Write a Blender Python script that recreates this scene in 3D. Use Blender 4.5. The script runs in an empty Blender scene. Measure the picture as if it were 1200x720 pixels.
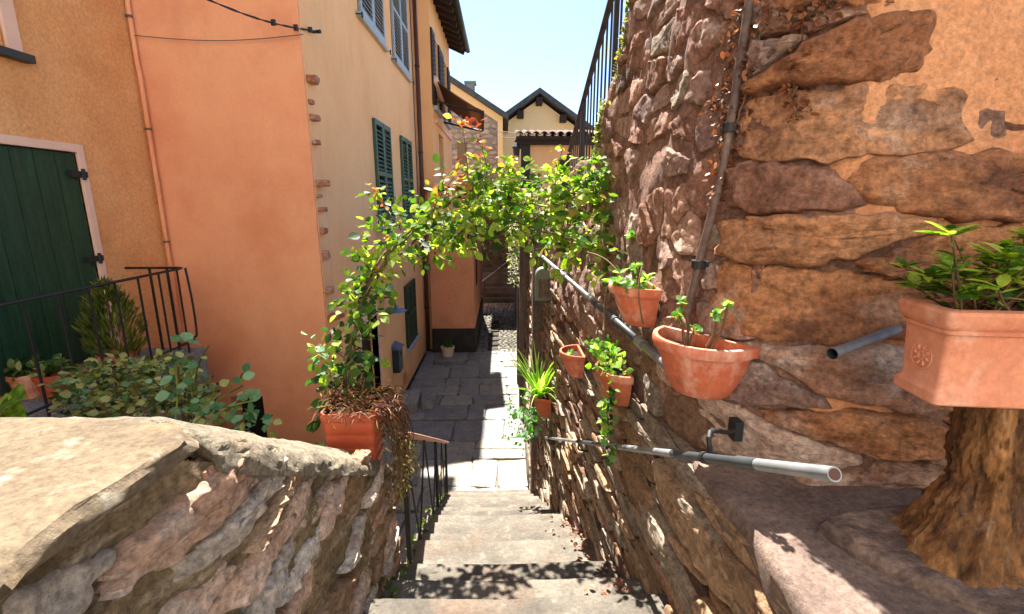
import bpy, bmesh, math, random
from mathutils import Vector, Matrix, noise

random.seed(7)
R = random.uniform
scn = bpy.context.scene
COL = scn.collection
rad = math.radians

# ------------------------------------------------------------------ camera
EYE = Vector((0.0, 0.0, 3.7))
FPX = 550.0                       # focal length in pixels of the 1200 px wide photograph
PITCH = 12.6
YAW = 1.04
cam_data = bpy.data.cameras.new("camera")
cam = bpy.data.objects.new("camera", cam_data)
COL.objects.link(cam)
cam_data.sensor_width = 36.0
cam_data.lens = 36.0 * FPX / 1200.0
cam_data.clip_start = 0.02
cam_data.clip_end = 5000
cam.location = EYE
cam.rotation_euler = (rad(90 - PITCH), 0, rad(-YAW))
scn.camera = cam
CAMROT = cam.rotation_euler.to_matrix()

# ------------------------------------------------------------------ world, sun, exposure
SUN = Vector((-0.08, 0.62, 1.0)).normalized()
world = bpy.data.worlds.new("World")
scn.world = world
world.use_nodes = True
wn = world.node_tree
for n in list(wn.nodes):
    wn.nodes.remove(n)
sky = wn.nodes.new("ShaderNodeTexSky")
sky.sky_type = 'NISHITA'
sky.sun_disc = False
sky.sun_elevation = math.asin(SUN.z)
sky.sun_rotation = math.atan2(SUN.x, SUN.y)
sky.altitude = 200
sky.air_density = 1.0
sky.dust_density = 0.9
sky.ozone_density = 5.0
bg = wn.nodes.new("ShaderNodeBackground")
bg.inputs['Strength'].default_value = 0.053
wo = wn.nodes.new("ShaderNodeOutputWorld")
wn.links.new(sky.outputs[0], bg.inputs[0])
wn.links.new(bg.outputs[0], wo.inputs[0])
sun_data = bpy.data.lights.new("sun", 'SUN')
sun_data.energy = 4.5
sun_data.angle = rad(0.55)
sun_data.color = (1.0, 0.94, 0.85)
sun = bpy.data.objects.new("sun", sun_data)
COL.objects.link(sun)
sun.rotation_euler = (-SUN).to_track_quat('-Z', 'Y').to_euler()
sun.location = (0, 0, 30)
scn.view_settings.view_transform = 'Standard'
scn.view_settings.look = 'None'
scn.view_settings.gamma = 1.0
scn.view_settings.use_curve_mapping = False
scn.view_settings.exposure = 2.4
scn.render.engine = 'CYCLES'
scn.cycles.max_bounces = 8
scn.cycles.diffuse_bounces = 5
scn.cycles.transparent_max_bounces = 8
scn.cycles.use_denoising = True

# ------------------------------------------------------------------ small helpers
def P(px, py, X=None, Y=None, Z=None):
    """the point of a known plane (X, Y or Z fixed) that the photograph shows at a pixel"""
    d = CAMROT @ Vector(((px - 600.0) / FPX, (360.0 - py) / FPX, -1.0))
    if X is not None:
        t = (X - EYE.x) / d.x
    elif Y is not None:
        t = (Y - EYE.y) / d.y
    else:
        t = (Z - EYE.z) / d.z
    return EYE + d * t

def nz(x, y, z, s=1.0):
    return noise.noise(Vector((x * s, y * s, z * s)))

def fbm(v, s, o=3):
    a, t = 1.0, 0.0
    p = v * s
    for _ in range(o):
        t += a * noise.noise(p)
        p = p * 2.03
        a *= 0.5
    return t

def tag(o, label=None, cat=None, group=None, kind=None):
    if label: o["label"] = label
    if cat: o["category"] = cat
    if group: o["group"] = group
    if kind: o["kind"] = kind
    return o

def empty(name, loc=(0, 0, 0), label=None, cat=None, group=None, kind=None, rz=0.0):
    o = bpy.data.objects.new(name, None)
    COL.objects.link(o)
    o.location = loc
    o.rotation_euler = (0, 0, rz)
    o.empty_display_size = 0.1
    return tag(o, label, cat, group, kind)

def link(name, me, parent=None, loc=None):
    o = bpy.data.objects.new(name, me)
    COL.objects.link(o)
    if parent:
        o.parent = parent
        # meshes are made in world coordinates unless a location is given
        if loc is None:
            o.matrix_parent_inverse = wmat(parent).inverted()
    if loc is not None:
        o.location = loc
    return o

def wmat(o):
    m = Matrix.LocRotScale(o.location, o.rotation_euler, o.scale)
    if o.parent:
        return wmat(o.parent) @ o.matrix_parent_inverse @ m
    return m

class MB:
    def __init__(s):
        s.v = []; s.f = []
    def add(s, vs, fs):
        b = len(s.v)
        s.v.extend([tuple(v) for v in vs])
        s.f.extend([tuple(i + b for i in f) for f in fs])
        return s
    def box(s, x0, x1, y0, y1, z0, z1):
        return s.add([(x0,y0,z0),(x1,y0,z0),(x1,y1,z0),(x0,y1,z0),(x0,y0,z1),(x1,y0,z1),(x1,y1,z1),(x0,y1,z1)],
                     [(0,3,2,1),(4,5,6,7),(0,1,5,4),(1,2,6,5),(2,3,7,6),(3,0,4,7)])
    def obox(s, c, ax, ay, az):
        c, ax, ay, az = Vector(c), Vector(ax), Vector(ay), Vector(az)
        vs = [c + ax*i + ay*j + az*k for k in (-1, 1) for (i, j) in ((-1,-1),(1,-1),(1,1),(-1,1))]
        return s.add(vs, [(0,3,2,1),(4,5,6,7),(0,1,5,4),(1,2,6,5),(2,3,7,6),(3,0,4,7)])
    def bar(s, a, b, w, h, up=(0, 0, 1)):
        a, b = Vector(a), Vector(b)
        d = (b - a); L = d.length; d.normalize()
        u = Vector(up)
        if abs(d.dot(u)) > 0.98: u = Vector((0, 1, 0))
        sd = d.cross(u).normalized(); u = sd.cross(d).normalized()
        return s.obox((a + b) / 2, d * (L / 2), sd * (w / 2), u * (h / 2))
    def tube(s, pts, r, n=8, cap=True, jit=0.0):
        pts = [Vector(p) for p in pts]
        m = len(pts)
        rs = r if isinstance(r, (list, tuple)) else [r] * m
        t0 = (pts[1] - pts[0]).normalized()
        u = Vector((0, 0, 1)) if abs(t0.z) < 0.9 else Vector((1, 0, 0))
        u = (u - t0 * u.dot(t0)).normalized()
        vs = []
        for i in range(m):
            t = (pts[min(i + 1, m - 1)] - pts[max(i - 1, 0)]).normalized()
            u = (u - t * u.dot(t)).normalized()
            w = t.cross(u)
            for k in range(n):
                a = 2 * math.pi * k / n
                rr = rs[i] * (1 + (R(-jit, jit) if jit else 0))
                vs.append(pts[i] + (u * math.cos(a) + w * math.sin(a)) * rr)
        fs = [(i*n+k, i*n+(k+1) % n, (i+1)*n+(k+1) % n, (i+1)*n+k) for i in range(m-1) for k in range(n)]
        if cap:
            fs.append(tuple(range(n - 1, -1, -1)))
            fs.append(tuple((m-1)*n + k for k in range(n)))
        return s.add(vs, fs)
    def lathe(s, prof, c=(0, 0, 0), n=24, a0=0.0, a1=2*math.pi, closed=True):
        c = Vector(c); m = len(prof)
        cnt = n if closed else n + 1
        vs = []
        for k in range(cnt):
            a = a0 + (a1 - a0) * k / n
            for (r, z) in prof:
                vs.append(c + Vector((r * math.cos(a), r * math.sin(a), z)))
        fs = []
        for k in range(n):
            k2 = (k + 1) % cnt
            for j in range(m - 1):
                fs.append((k*m+j, k2*m+j, k2*m+j+1, k*m+j+1))
        return s.add(vs, fs)
    def prism(s, poly, a, b):
        """poly: list of points (Vector), extruded from offset a to offset b (Vectors)"""
        n = len(poly); a, b = Vector(a), Vector(b)
        vs = [Vector(p) + a for p in poly] + [Vector(p) + b for p in poly]
        fs = [tuple(range(n - 1, -1, -1)), tuple(range(n, 2 * n))]
        fs += [(i, (i+1) % n, n + (i+1) % n, n + i) for i in range(n)]
        return s.add(vs, fs)
    def mesh(s, name, m, smooth=False):
        me = bpy.data.meshes.new(name)
        me.from_pydata(s.v, [], s.f)
        me.validate()
        if m: me.materials.append(m)
        if smooth:
            me.polygons.foreach_set("use_smooth", [True] * len(me.polygons))
        me.update()
        return me
    def build(s, name, m, parent=None, smooth=False, bevel=0.0, seg=2, loc=None, fix=False, auto=None):
        me = s.mesh(name, m, smooth)
        if fix:
            bm = bmesh.new(); bm.from_mesh(me)
            bmesh.ops.recalc_face_normals(bm, faces=bm.faces[:]); bm.to_mesh(me); bm.free()
        if auto is not None:
            me.polygons.foreach_set("use_smooth", [True] * len(me.polygons))
            me.set_sharp_from_angle(angle=rad(auto))
        o = link(name, me, parent, loc)
        if bevel:
            b = o.modifiers.new("bevel", 'BEVEL'); b.width = bevel; b.segments = seg; b.limit_method = 'ANGLE'; b.angle_limit = rad(40)
        return o

def hx(s):
    c = [int(s[i:i+2], 16) / 255 for i in (0, 2, 4)]
    return tuple((x / 12.92 if x <= 0.04045 else ((x + 0.055) / 1.055) ** 2.4) for x in c) + (1.0,)

def lin(*c):
    return tuple(c) + (1.0,)

# ------------------------------------------------------------------ materials
def mat(name, stops, scale=3.0, detail=6.0, rough=0.85, bump=0.3, bscale=30.0, bdist=0.01, var=0.0, hue=0.0,
        stretch=(1, 1, 1), second=None, trans=0.0, tval=1.9, metal=0.0, distort=0.0, spec=0.3, coarse=0.0, nrough=0.62, coat=0.0, grain=0.0, gscale=80.0, gstretch=False):
    """stops: ramp colours run over a noise; var: shift of the ramp per object and per island;
    second=(colour, scale, lo, hi, amount[, stretch]): blotches of another colour (stain, moss, lichen)"""
    m = bpy.data.materials.new(name)
    m.use_nodes = True
    nt = m.node_tree; N = nt.nodes; L = nt.links
    N.clear()
    out = N.new("ShaderNodeOutputMaterial")
    bs = N.new("ShaderNodeBsdfPrincipled")
    tc = N.new("ShaderNodeTexCoord")
    mp = N.new("ShaderNodeMapping"); mp.inputs['Scale'].default_value = stretch
    L.new(tc.outputs['Object'], mp.inputs[0])
    ns = N.new("ShaderNodeTexNoise"); ns.inputs['Scale'].default_value = scale; ns.inputs['Detail'].default_value = detail
    ns.inputs['Roughness'].default_value = nrough; ns.inputs['Distortion'].default_value = distort
    L.new(mp.outputs[0], ns.inputs['Vector'])
    rp = N.new("ShaderNodeValToRGB")
    el = rp.color_ramp.elements
    if isinstance(stops[0][0], (int, float)) and len(stops[0]) == 2:
        st = stops
    else:
        k = len(stops)
        st = [((0.3 + 0.4 * i / max(1, k - 1)), c) for i, c in enumerate(stops)]
    while len(el) < len(st): el.new(0.5)
    for i, (p_, c) in enumerate(st):
        el[i].position = p_; el[i].color = c
    if len(st) == 1:
        el[1].color = st[0][1]
    fac = ns.outputs['Fac']
    if var:
        oi = N.new("ShaderNodeObjectInfo"); ge = N.new("ShaderNodeNewGeometry")
        ad = N.new("ShaderNodeMath"); ad.operation = 'ADD'
        L.new(oi.outputs['Random'], ad.inputs[0]); L.new(ge.outputs['Random Per Island'], ad.inputs[1])
        fr = N.new("ShaderNodeMath"); fr.operation = 'FRACT'; L.new(ad.outputs[0], fr.inputs[0])
        mm = N.new("ShaderNodeMath"); mm.operation = 'MULTIPLY_ADD'; mm.inputs[1].default_value = var; mm.inputs[2].default_value = -var / 2
        L.new(fr.outputs[0], mm.inputs[0])
        a2 = N.new("ShaderNodeMath"); a2.operation = 'ADD'
        L.new(fac, a2.inputs[0]); L.new(mm.outputs[0], a2.inputs[1]); fac = a2.outputs[0]
    L.new(fac, rp.inputs[0])
    col = rp.outputs[0]
    for sec in (second or []):
        c2, sc2, lo, hi, amt = sec[:5]
        n2 = N.new("ShaderNodeTexNoise"); n2.inputs['Scale'].default_value = sc2; n2.inputs['Detail'].default_value = 7
        n2.inputs['Roughness'].default_value = 0.65
        if len(sec) > 5:
            m2 = N.new("ShaderNodeMapping"); m2.inputs['Scale'].default_value = sec[5]
            m2.inputs['Location'].default_value = (3.1, 1.7, 5.3)
            L.new(tc.outputs['Object'], m2.inputs[0]); L.new(m2.outputs[0], n2.inputs['Vector'])
        else:
            L.new(tc.outputs['Object'], n2.inputs['Vector'])
        mr = N.new("ShaderNodeMapRange"); mr.inputs[1].default_value = lo; mr.inputs[2].default_value = hi
        mr.inputs[3].default_value = 0; mr.inputs[4].default_value = amt
        L.new(n2.outputs['Fac'], mr.inputs[0])
        mx = N.new("ShaderNodeMix"); mx.data_type = 'RGBA'
        L.new(mr.outputs[0], mx.inputs[0]); L.new(col, mx.inputs[6]); mx.inputs[7].default_value = c2
        col = mx.outputs[2]
    if grain:
        gn = N.new("ShaderNodeTexNoise"); gn.inputs['Scale'].default_value = gscale; gn.inputs['Detail'].default_value = 6
        gn.inputs['Roughness'].default_value = 0.75
        L.new(mp.outputs[0] if gstretch else tc.outputs['Object'], gn.inputs['Vector'])
        gr = N.new("ShaderNodeMapRange"); gr.inputs[1].default_value = 0.34; gr.inputs[2].default_value = 0.66
        gr.inputs[3].default_value = 1 - grain; gr.inputs[4].default_value = 1 + grain * 0.75
        L.new(gn.outputs['Fac'], gr.inputs[0])
        vm = N.new("ShaderNodeVectorMath"); vm.operation = 'SCALE'
        L.new(col, vm.inputs[0]); L.new(gr.outputs[0], vm.inputs['Scale']); col = vm.outputs[0]
    L.new(col, bs.inputs['Base Color'])
    bs.inputs['Roughness'].default_value = rough
    bs.inputs['Metallic'].default_value = metal
    bs.inputs['Specular IOR Level'].default_value = spec
    if coat: bs.inputs['Coat Weight'].default_value = coat
    if bump:
        b1 = N.new("ShaderNodeTexNoise"); b1.inputs['Scale'].default_value = bscale; b1.inputs['Detail'].default_value = 8
        b1.inputs['Roughness'].default_value = 0.7
        L.new(mp.outputs[0], b1.inputs['Vector'])
        hsrc = b1.outputs['Fac']
        if coarse:
            b2 = N.new("ShaderNodeTexNoise"); b2.inputs['Scale'].default_value = bscale * 0.18; b2.inputs['Detail'].default_value = 5
            L.new(mp.outputs[0], b2.inputs['Vector'])
            mu = N.new("ShaderNodeMath"); mu.operation = 'MULTIPLY_ADD'; mu.inputs[1].default_value = coarse
            L.new(b2.outputs['Fac'], mu.inputs[0]); L.new(hsrc, mu.inputs[2]); hsrc = mu.outputs[0]
        bp = N.new("ShaderNodeBump"); bp.inputs['Strength'].default_value = bump; bp.inputs['Distance'].default_value = bdist
        L.new(hsrc, bp.inputs['Height']); L.new(bp.outputs[0], bs.inputs['Normal'])
    if trans:
        tr = N.new("ShaderNodeBsdfTranslucent")
        hs = N.new("ShaderNodeHueSaturation"); hs.inputs['Saturation'].default_value = 1.1; hs.inputs['Value'].default_value = tval
        L.new(col, hs.inputs['Color']); L.new(hs.outputs[0], tr.inputs[0])
        ms = N.new("ShaderNodeMixShader"); ms.inputs[0].default_value = trans
        L.new(bs.outputs[0], ms.inputs[1]); L.new(tr.outputs[0], ms.inputs[2])
        L.new(ms.outputs[0], out.inputs[0])
    else:
        L.new(bs.outputs[0], out.inputs[0])
    return m

def gmat(g, gs, *args, **k):
    return mat(*args, grain=g, gscale=gs, **k)

C = hx
M = {}
M['orange'] = gmat(0.05, 30, 'orange_plaster', [C('da9066'), C('e49e76'), C('e8a67c'), C('dc9670')], 0.9, 5, 0.9, 0.25, 60, 0.004,
                  second=[(C('cc7c56'), 0.55, 0.5, 0.75, 0.5), (C('ecb48c'), 1.2, 0.55, 0.75, 0.45), (C('b8785a'), 2.2, 0.6, 0.76, 0.35, (1, 1, 0.3))], coarse=2)
M['ochre'] = gmat(0.2, 40, 'ochre_render', [C('d8985e'), C('e2a66c'), C('e6ae76')], 2.0, 6, 0.95, 0.9, 55, 0.012,
                 second=[(C('a86d46'), 0.8, 0.5, 0.75, 0.4)], coarse=1)
M['peach'] = gmat(0.06, 30, 'peach_plaster', [C('e6ae78'), C('eeb982'), C('f0c08c')], 0.8, 6, 0.9, 0.25, 45, 0.004,
                 second=[(C('bd8f66'), 0.7, 0.5, 0.72, 0.55, (1, 1, 0.2)), (C('a87e5e'), 2.5, 0.6, 0.75, 0.35, (1, 1, 0.25)), (C('ecc8a0'), 1.2, 0.55, 0.75, 0.4)], coarse=2)
M['salmon'] = gmat(0.25, 25, 'salmon_plaster', [C('d8926a'), C('de9c78')], 1.2, 6, 0.9, 0.25, 45, 0.004,
                  second=[(C('b27353'), 1.1, 0.5, 0.7, 0.5), (C('8a6a55'), 0.7, 0.6, 0.8, 0.4)], coarse=2)
M['cream'] = gmat(0.12, 15, 'cream_plaster', [C('e4cf9c'), C('ecd8a8')], 0.6, 5, 0.9, 0.2, 30, 0.004,
                 second=[(C('c3ab80'), 0.4, 0.5, 0.75, 0.4)])
M['white'] = gmat(0.1, 20, 'white_limewash', [C('dcd6ca'), C('e6e0d6')], 0.6, 5, 0.9, 0.2, 30, 0.004)
M['trim'] = mat('pink_trim_paint', [C('d9b59e'), C('e2c2ac')], 2, 5, 0.8, 0.15, 40, 0.003)
M['greendoor'] = gmat(0.3, 40, 'dark_green_paint', [C('14301f'), C('1c3d28'), C('234a30')], 6, 6, 0.55, 0.5, 25, 0.004, stretch=(4, 4, 0.35))
M['shutter'] = mat('green_shutter_paint', [C('1d4a3c'), C('265a48')], 5, 5, 0.42, 0.15, 30, 0.003, spec=0.5)
M['shutterpale'] = mat('sky_sheen_shutter_paint', [C('7b8c94'), C('93a3aa')], 5, 5, 0.4, 0.15, 30, 0.003, spec=0.5)  # upper green shutters made pale: the sky's sheen is put into the colour
M['greyframe'] = mat('pale_sill_stone', [C('9aa0a2'), C('adb2b2')], 6, 5, 0.8, 0.3, 40, 0.003)
M['dark'] = mat('dark_interior', [lin(0.012, 0.011, 0.010)], 3, 2, 0.9, 0)
M['glass'] = mat('dark_window_glass', [lin(0.02, 0.025, 0.03)], 3, 2, 0.08, 0, spec=0.6)
M['browndoor'] = mat('dark_brown_wood', [C('2c1f18'), C('3d2b20')], 5, 6, 0.6, 0.4, 25, 0.004, stretch=(3, 3, 0.3))
M['eave'] = mat('dark_eave_wood', [C('2a211d'), C('3a2d26')], 5, 6, 0.8, 0.4, 20, 0.005, stretch=(1, 4, 4))
M['gutter'] = mat('dark_metal_gutter', [C('2b3436'), C('38423f')], 3, 4, 0.5, 0.1, 20, 0.002)
M['downpipe'] = mat('brown_downpipe_paint', [C('4a2c24'), C('583428')], 3, 4, 0.5, 0.1, 20, 0.002)
M['iron'] = mat('black_iron', [C('17181a'), C('232425')], 12, 5, 0.6, 0.3, 60, 0.002, spec=0.4)
M['railgrey'] = mat('galvanised_pipe', [C('6f7478'), C('8d9295'), C('a3a7a9')], 9, 7, 0.45, 0.15, 60, 0.002, metal=0.55, spec=0.5)
M['raildark'] = mat('dark_rail_paint', [C('2c3034'), C('3a3f43')], 9, 6, 0.45, 0.15, 60, 0.002, spec=0.5)
M['rustpipe'] = gmat(0.4, 60, 'weathered_brown_pipe', [C('4a3c38'), C('5f4d46'), C('75625a')], 7, 7, 0.6, 0.2, 50, 0.003)
M['pinkrail'] = mat('pink_painted_rail', [C('b98472'), C('c79683')], 8, 5, 0.6, 0.2, 40, 0.002)
M['terra'] = gmat(0.14, 60, 'terracotta', [C('ad583c'), C('b96446'), C('c27254')], 6, 6, 0.8, 0.3, 60, 0.004, var=0.15,
                 second=[(C('dab6a2'), 9, 0.52, 0.66, 0.6, (1, 1, 0.5)), (C('74402e'), 12, 0.56, 0.70, 0.6)])
M['terrapale'] = gmat(0.16, 60, 'pale_terracotta', [C('c07a5c'), C('cb886a'), C('d19474')], 5, 6, 0.8, 0.25, 70, 0.003,
                     second=[(C('e2c4b0'), 6, 0.54, 0.70, 0.6, (1, 1, 0.5)), (C('98583e'), 11, 0.56, 0.70, 0.55)])
M['redplastic'] = gmat(0.1, 60, 'orange_red_planter', [C('a2452a'), C('b05234')], 6, 4, 0.5, 0.08, 60, 0.002, spec=0.4,
                      second=[(C('8e3a22'), 5, 0.55, 0.75, 0.4)])
M['soil'] = mat('dark_soil', [C('2a1d15'), C('3e2c20')], 30, 6, 0.95, 1.0, 50, 0.01)
M['woodstump'] = gmat(0.5, 16, 'weathered_stump_wood', [C('44301f'), C('78522f'), C('9a6e42'), C('a87c50')], 5, 8, 0.85, 1.0, 18, 0.012, stretch=(3, 3, 0.4), gstretch=True,
                     second=[(C('3a2a22'), 4.5, 0.47, 0.62, 0.7, (4, 4, 0.6)), (C('b9a28c'), 7, 0.6, 0.72, 0.5, (3, 3, 0.5))], distort=0.6)
M['rootwood'] = gmat(0.5, 45, 'grey_root_wood', [C('4a3d38'), C('6f5e55'), C('8d7868')], 6, 8, 0.9, 1.0, 16, 0.012, stretch=(1, 3, 3), distort=0.8)
# stones
def stone_mat(name, cols, **k):
    d = dict(scale=11, detail=10, rough=0.92, bump=1.0, bscale=38, bdist=0.022, var=0.40, coarse=1.5, nrough=0.72, grain=0.55, gscale=50)
    d.update(k)
    return mat(name, cols, **d)
M['s_pur'] = stone_mat('purple_grey_stone', [C('7a5f58'), C('94766a'), C('a88a7a')], second=[(C('b8a498'), 6, 0.56, 0.70, 0.6), (C('5a3a30'), 3, 0.57, 0.7, 0.5), (C('d6c8bc'), 7, 0.60, 0.70, 0.7, (1, 0.7, 1.4))])
M['s_red'] = stone_mat('red_brown_stone', [C('7d5645'), C('966c58'), C('ac8470')], second=[(C('ae988c'), 5, 0.54, 0.70, 0.6), (C('4f332a'), 4, 0.58, 0.7, 0.5), (C('d6c8bc'), 7, 0.60, 0.70, 0.7, (1, 0.7, 1.4))])
M['s_grey'] = stone_mat('grey_schist', [C('7c7066'), C('968876'), C('b09e8a')], stretch=(1, 0.5, 2.5), second=[(C('b9aa98'), 9, 0.58, 0.7, 0.5), (C('59402f'), 3, 0.52, 0.7, 0.5)])
M['s_tan'] = stone_mat('tan_schist', [C('8a6c52'), C('a8896a'), C('bea286')], stretch=(1, 0.5, 2.5), second=[(C('c7b59c'), 9, 0.58, 0.7, 0.5), (C('54402f'), 4, 0.54, 0.7, 0.6)])
M['s_brn'] = stone_mat('brown_schist', [C('543f33'), C('6d5343'), C('876a56')], stretch=(1, 0.5, 2.5), second=[(C('9c8874'), 8, 0.58, 0.72, 0.5)])
M['s_och'] = stone_mat('ochre_stained_stone', [C('9a6646'), C('b67e56'), C('c28c64'), C('b0805e')], scale=5, stretch=(0.8, 1, 1.5), rough=0.92,
                       second=[(C('54342a'), 3.0, 0.5, 0.66, 0.8, (0.8, 1, 2.2)), (C('d0b09a'), 5, 0.56, 0.70, 0.65)])
M['s_och2'] = stone_mat('pale_ochre_stone', [C('a87c64'), C('be9882'), C('c8ac9c')], scale=5, stretch=(0.8, 1, 1.5),
                        second=[(C('dccabc'), 6, 0.52, 0.66, 0.8), (C('5b3a2c'), 3.5, 0.54, 0.68, 0.7, (0.8, 1, 2.6))])
M['m_red'] = gmat(0.55, 60, 'red_brown_mortar', [C('684c40'), C('8a6858'), C('a07e6c')], 9, 9, 0.97, 1.0, 34, 0.022, coarse=1.2,
                 second=[(C('9a7f70'), 14, 0.58, 0.72, 0.5), (C('3d2921'), 5, 0.55, 0.68, 0.6)])
M['m_och'] = gmat(0.35, 60, 'ochre_mortar', [C('ac7450'), C('be845c'), C('c8926a')], 3, 8, 0.97, 0.8, 60, 0.008, coarse=1.0,
                 second=[(C('6a4434'), 2.6, 0.50, 0.66, 0.75, (0.7, 1, 2)), (C('c89c7c'), 5, 0.6, 0.75, 0.5)])
M['m_dark'] = gmat(0.5, 60, 'dark_earth_joint', [C('2c211a'), C('443328'), C('5a4536')], 12, 8, 0.97, 1.0, 34, 0.02,
                  second=[(C('48502a'), 4, 0.56, 0.7, 0.4)])
M['m_par'] = gmat(0.55, 60, 'mossy_lime_mortar', [C('66573f'), C('8c785a'), C('aa9474')], 9, 10, 0.97, 1.0, 34, 0.03, stretch=(1, 0.5, 1.5), coarse=2.0, nrough=0.72,
                 second=[(C('5f5c34'), 3.5, 0.52, 0.68, 0.6, (1, 0.6, 1.4)), (C('d0bca4'), 9, 0.52, 0.64, 0.8, (1, 0.4, 1.8)), (C('3a2c20'), 8, 0.54, 0.66, 0.75, (1, 0.5, 1.6))])
M['p_pink'] = stone_mat('pink_quartz_stone', [C('b8947c'), C('d0ae96'), C('dcc6b4')], stretch=(1, 0.6, 1.6), second=[(C('c9c0b6'), 6, 0.54, 0.66, 0.75), (C('6d4c38'), 5, 0.58, 0.7, 0.6)])
M['p_grey'] = stone_mat('pale_grey_stone', [C('b0a294'), C('c8bcac'), C('d8cec0')], stretch=(1, 0.6, 1.6), second=[(C('a77a5e'), 5, 0.54, 0.68, 0.7)])
M['slab'] = gmat(0.4, 70, 'sunny_flagstone', [C('56493a'), C('6a5c49'), C('796a56')], 4, 9, 0.9, 0.8, 40, 0.008, coarse=1.5,
                second=[(C('5c5140'), 9, 0.54, 0.68, 0.6), (C('92784c'), 3, 0.55, 0.7, 0.35), (C('a49c8c'), 14, 0.58, 0.7, 0.6)])
M['coping'] = gmat(0.5, 60, 'rough_coping_mortar', [C('625a4c'), C('847a68'), C('9c927e')], 10, 9, 0.95, 1.0, 30, 0.025, coarse=1.5,
                  second=[(C('7d5f48'), 5, 0.58, 0.7, 0.6), (C('6a6a45'), 6, 0.6, 0.72, 0.4)])
M['flag'] = stone_mat('grey_flagstone', [C('717274'), C('858480'), C('969084')], scale=4, bump=0.5, bscale=22, bdist=0.008, var=0.35, second=[(C('968a72'), 3, 0.52, 0.7, 0.5), (C('4e4b47'), 5, 0.58, 0.7, 0.5)])
M['joint'] = gmat(0.4, 50, 'paving_joint', [C('5a5247'), C('7a6f5e')], 12, 7, 0.97, 0.8, 40, 0.01, second=[(C('5d6338'), 3, 0.55, 0.7, 0.5)])
M['step'] = gmat(0.26, 60, 'worn_step_stone', [C('4e4942'), C('605a51'), C('70695e')], 6, 10, 0.92, 0.9, 40, 0.010, var=0.22, coarse=1.2, nrough=0.7,
                second=[(C('7a5a46'), 2.5, 0.55, 0.7, 0.45), (C('4e483f'), 5, 0.54, 0.7, 0.6), (C('94897a'), 12, 0.58, 0.7, 0.5)])
M['ledge'] = gmat(0.4, 70, 'pinkish_ledge_mortar', [C('60514a'), C('746359'), C('847266')], 7, 9, 0.95, 0.8, 45, 0.010, coarse=1.5,
                 second=[(C('a5714f'), 2.5, 0.54, 0.7, 0.5), (C('5b463c'), 9, 0.6, 0.7, 0.5)])
M['cobble'] = stone_mat('lane_cobble', [C('57544d'), C('6e6a60'), C('847d6e')], var=0.4, bump=0.3)
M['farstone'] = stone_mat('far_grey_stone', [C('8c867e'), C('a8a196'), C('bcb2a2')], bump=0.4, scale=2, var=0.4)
M['shadestone'] = stone_mat('lane_end_stone', [C('2e2b28'), C('3f3a34'), C('524b42')], bump=0.4, scale=3, var=0.4)  # tone lowered to put the lane end's deep shade into the stone
M['brick'] = stone_mat('toothing_brick', [C('a86c50'), C('bb8468'), C('b59684')], scale=10, var=0.5, second=[(C('c3b5a4'), 9, 0.55, 0.68, 0.6)])
M['tile'] = stone_mat('old_roof_tile', [C('4e372e'), C('664840'), C('5e5148')], scale=8, var=0.4, bump=0.4)
M['slate'] = mat('grey_slate_roof', [C('3e4547'), C('555c5c')], 6, 6, 0.8, 0.6, 12, 0.02, stretch=(1, 4, 1))
M['awning'] = None
M['stem'] = mat('vine_stem', [C('4c3a28'), C('6b523a')], 12, 5, 0.85, 0.4, 40, 0.004)
M['bluebox'] = mat('dark_blue_enamel', [C('152430'), C('1d3140')], 3, 3, 0.35, 0.05, 20, 0.001, spec=0.5)
M['bluelid'] = mat('bright_blue_enamel', [C('3a5878'), C('466688')], 3, 3, 0.3, 0.05, 20, 0.001, spec=0.5)
M['boxgreen'] = mat('faded_green_metal', [C('5b6656'), C('6b7765')], 6, 5, 0.55, 0.15, 30, 0.002)
M['creampot'] = mat('cream_glazed_pot', [C('c9bda0'), C('d6cbb0')], 5, 4, 0.5, 0.1, 30, 0.002)
M['wire'] = mat('grey_wire', [C('5b4a40'), C('6b5a50')], 8, 3, 0.7, 0)
M['post'] = gmat(0.4, 40, 'weathered_timber', [C('463a32'), C('5f5046'), C('786658')], 6, 8, 0.9, 0.8, 20, 0.008, stretch=(3, 3, 0.3))
def leaf_mat(name, cols, trans=0.45, var=0.55, rough=0.5, tval=1.9):
    return mat(name, cols, 4, 3, rough, 0, var=var, trans=trans, spec=0.3, tval=tval)
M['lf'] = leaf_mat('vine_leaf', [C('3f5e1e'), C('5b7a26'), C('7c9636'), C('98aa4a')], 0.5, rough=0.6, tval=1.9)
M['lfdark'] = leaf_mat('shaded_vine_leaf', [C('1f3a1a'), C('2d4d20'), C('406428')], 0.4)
M['lfyel'] = leaf_mat('yellowing_leaf', [C('85883a'), C('a09a48'), C('a8843e')], 0.5, tval=1.4)
M['lfred'] = leaf_mat('reddening_leaf', [C('8f4636'), C('a3583e'), C('a8744a')], 0.45, tval=1.3)
M['lfshrub'] = leaf_mat('shrub_leaf', [C('4e5826'), C('6e7838'), C('8e9650'), C('a8ac74')], 0.45)
M['lfrose'] = leaf_mat('blue_green_rose_leaf', [C('3f6a45'), C('5c8a5c'), C('7aa37c')], 0.4)
M['lfcon'] = leaf_mat('conifer_spray', [C('46521e'), C('5e6a2a'), C('7a823c')], 0.35)
M['lfrho'] = leaf_mat('glossy_evergreen_leaf', [C('33551c'), C('557a25'), C('82a036'), C('a3b648')], 0.4, rough=0.35)
M['lfger'] = leaf_mat('geranium_leaf', [C('3f6a2a'), C('5a8a3c'), C('7fa05a')], 0.45)
M['lfspid'] = leaf_mat('spider_plant_blade', [C('5f8a2c'), C('86ac3c'), C('a9c65a')], 0.45)
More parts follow.
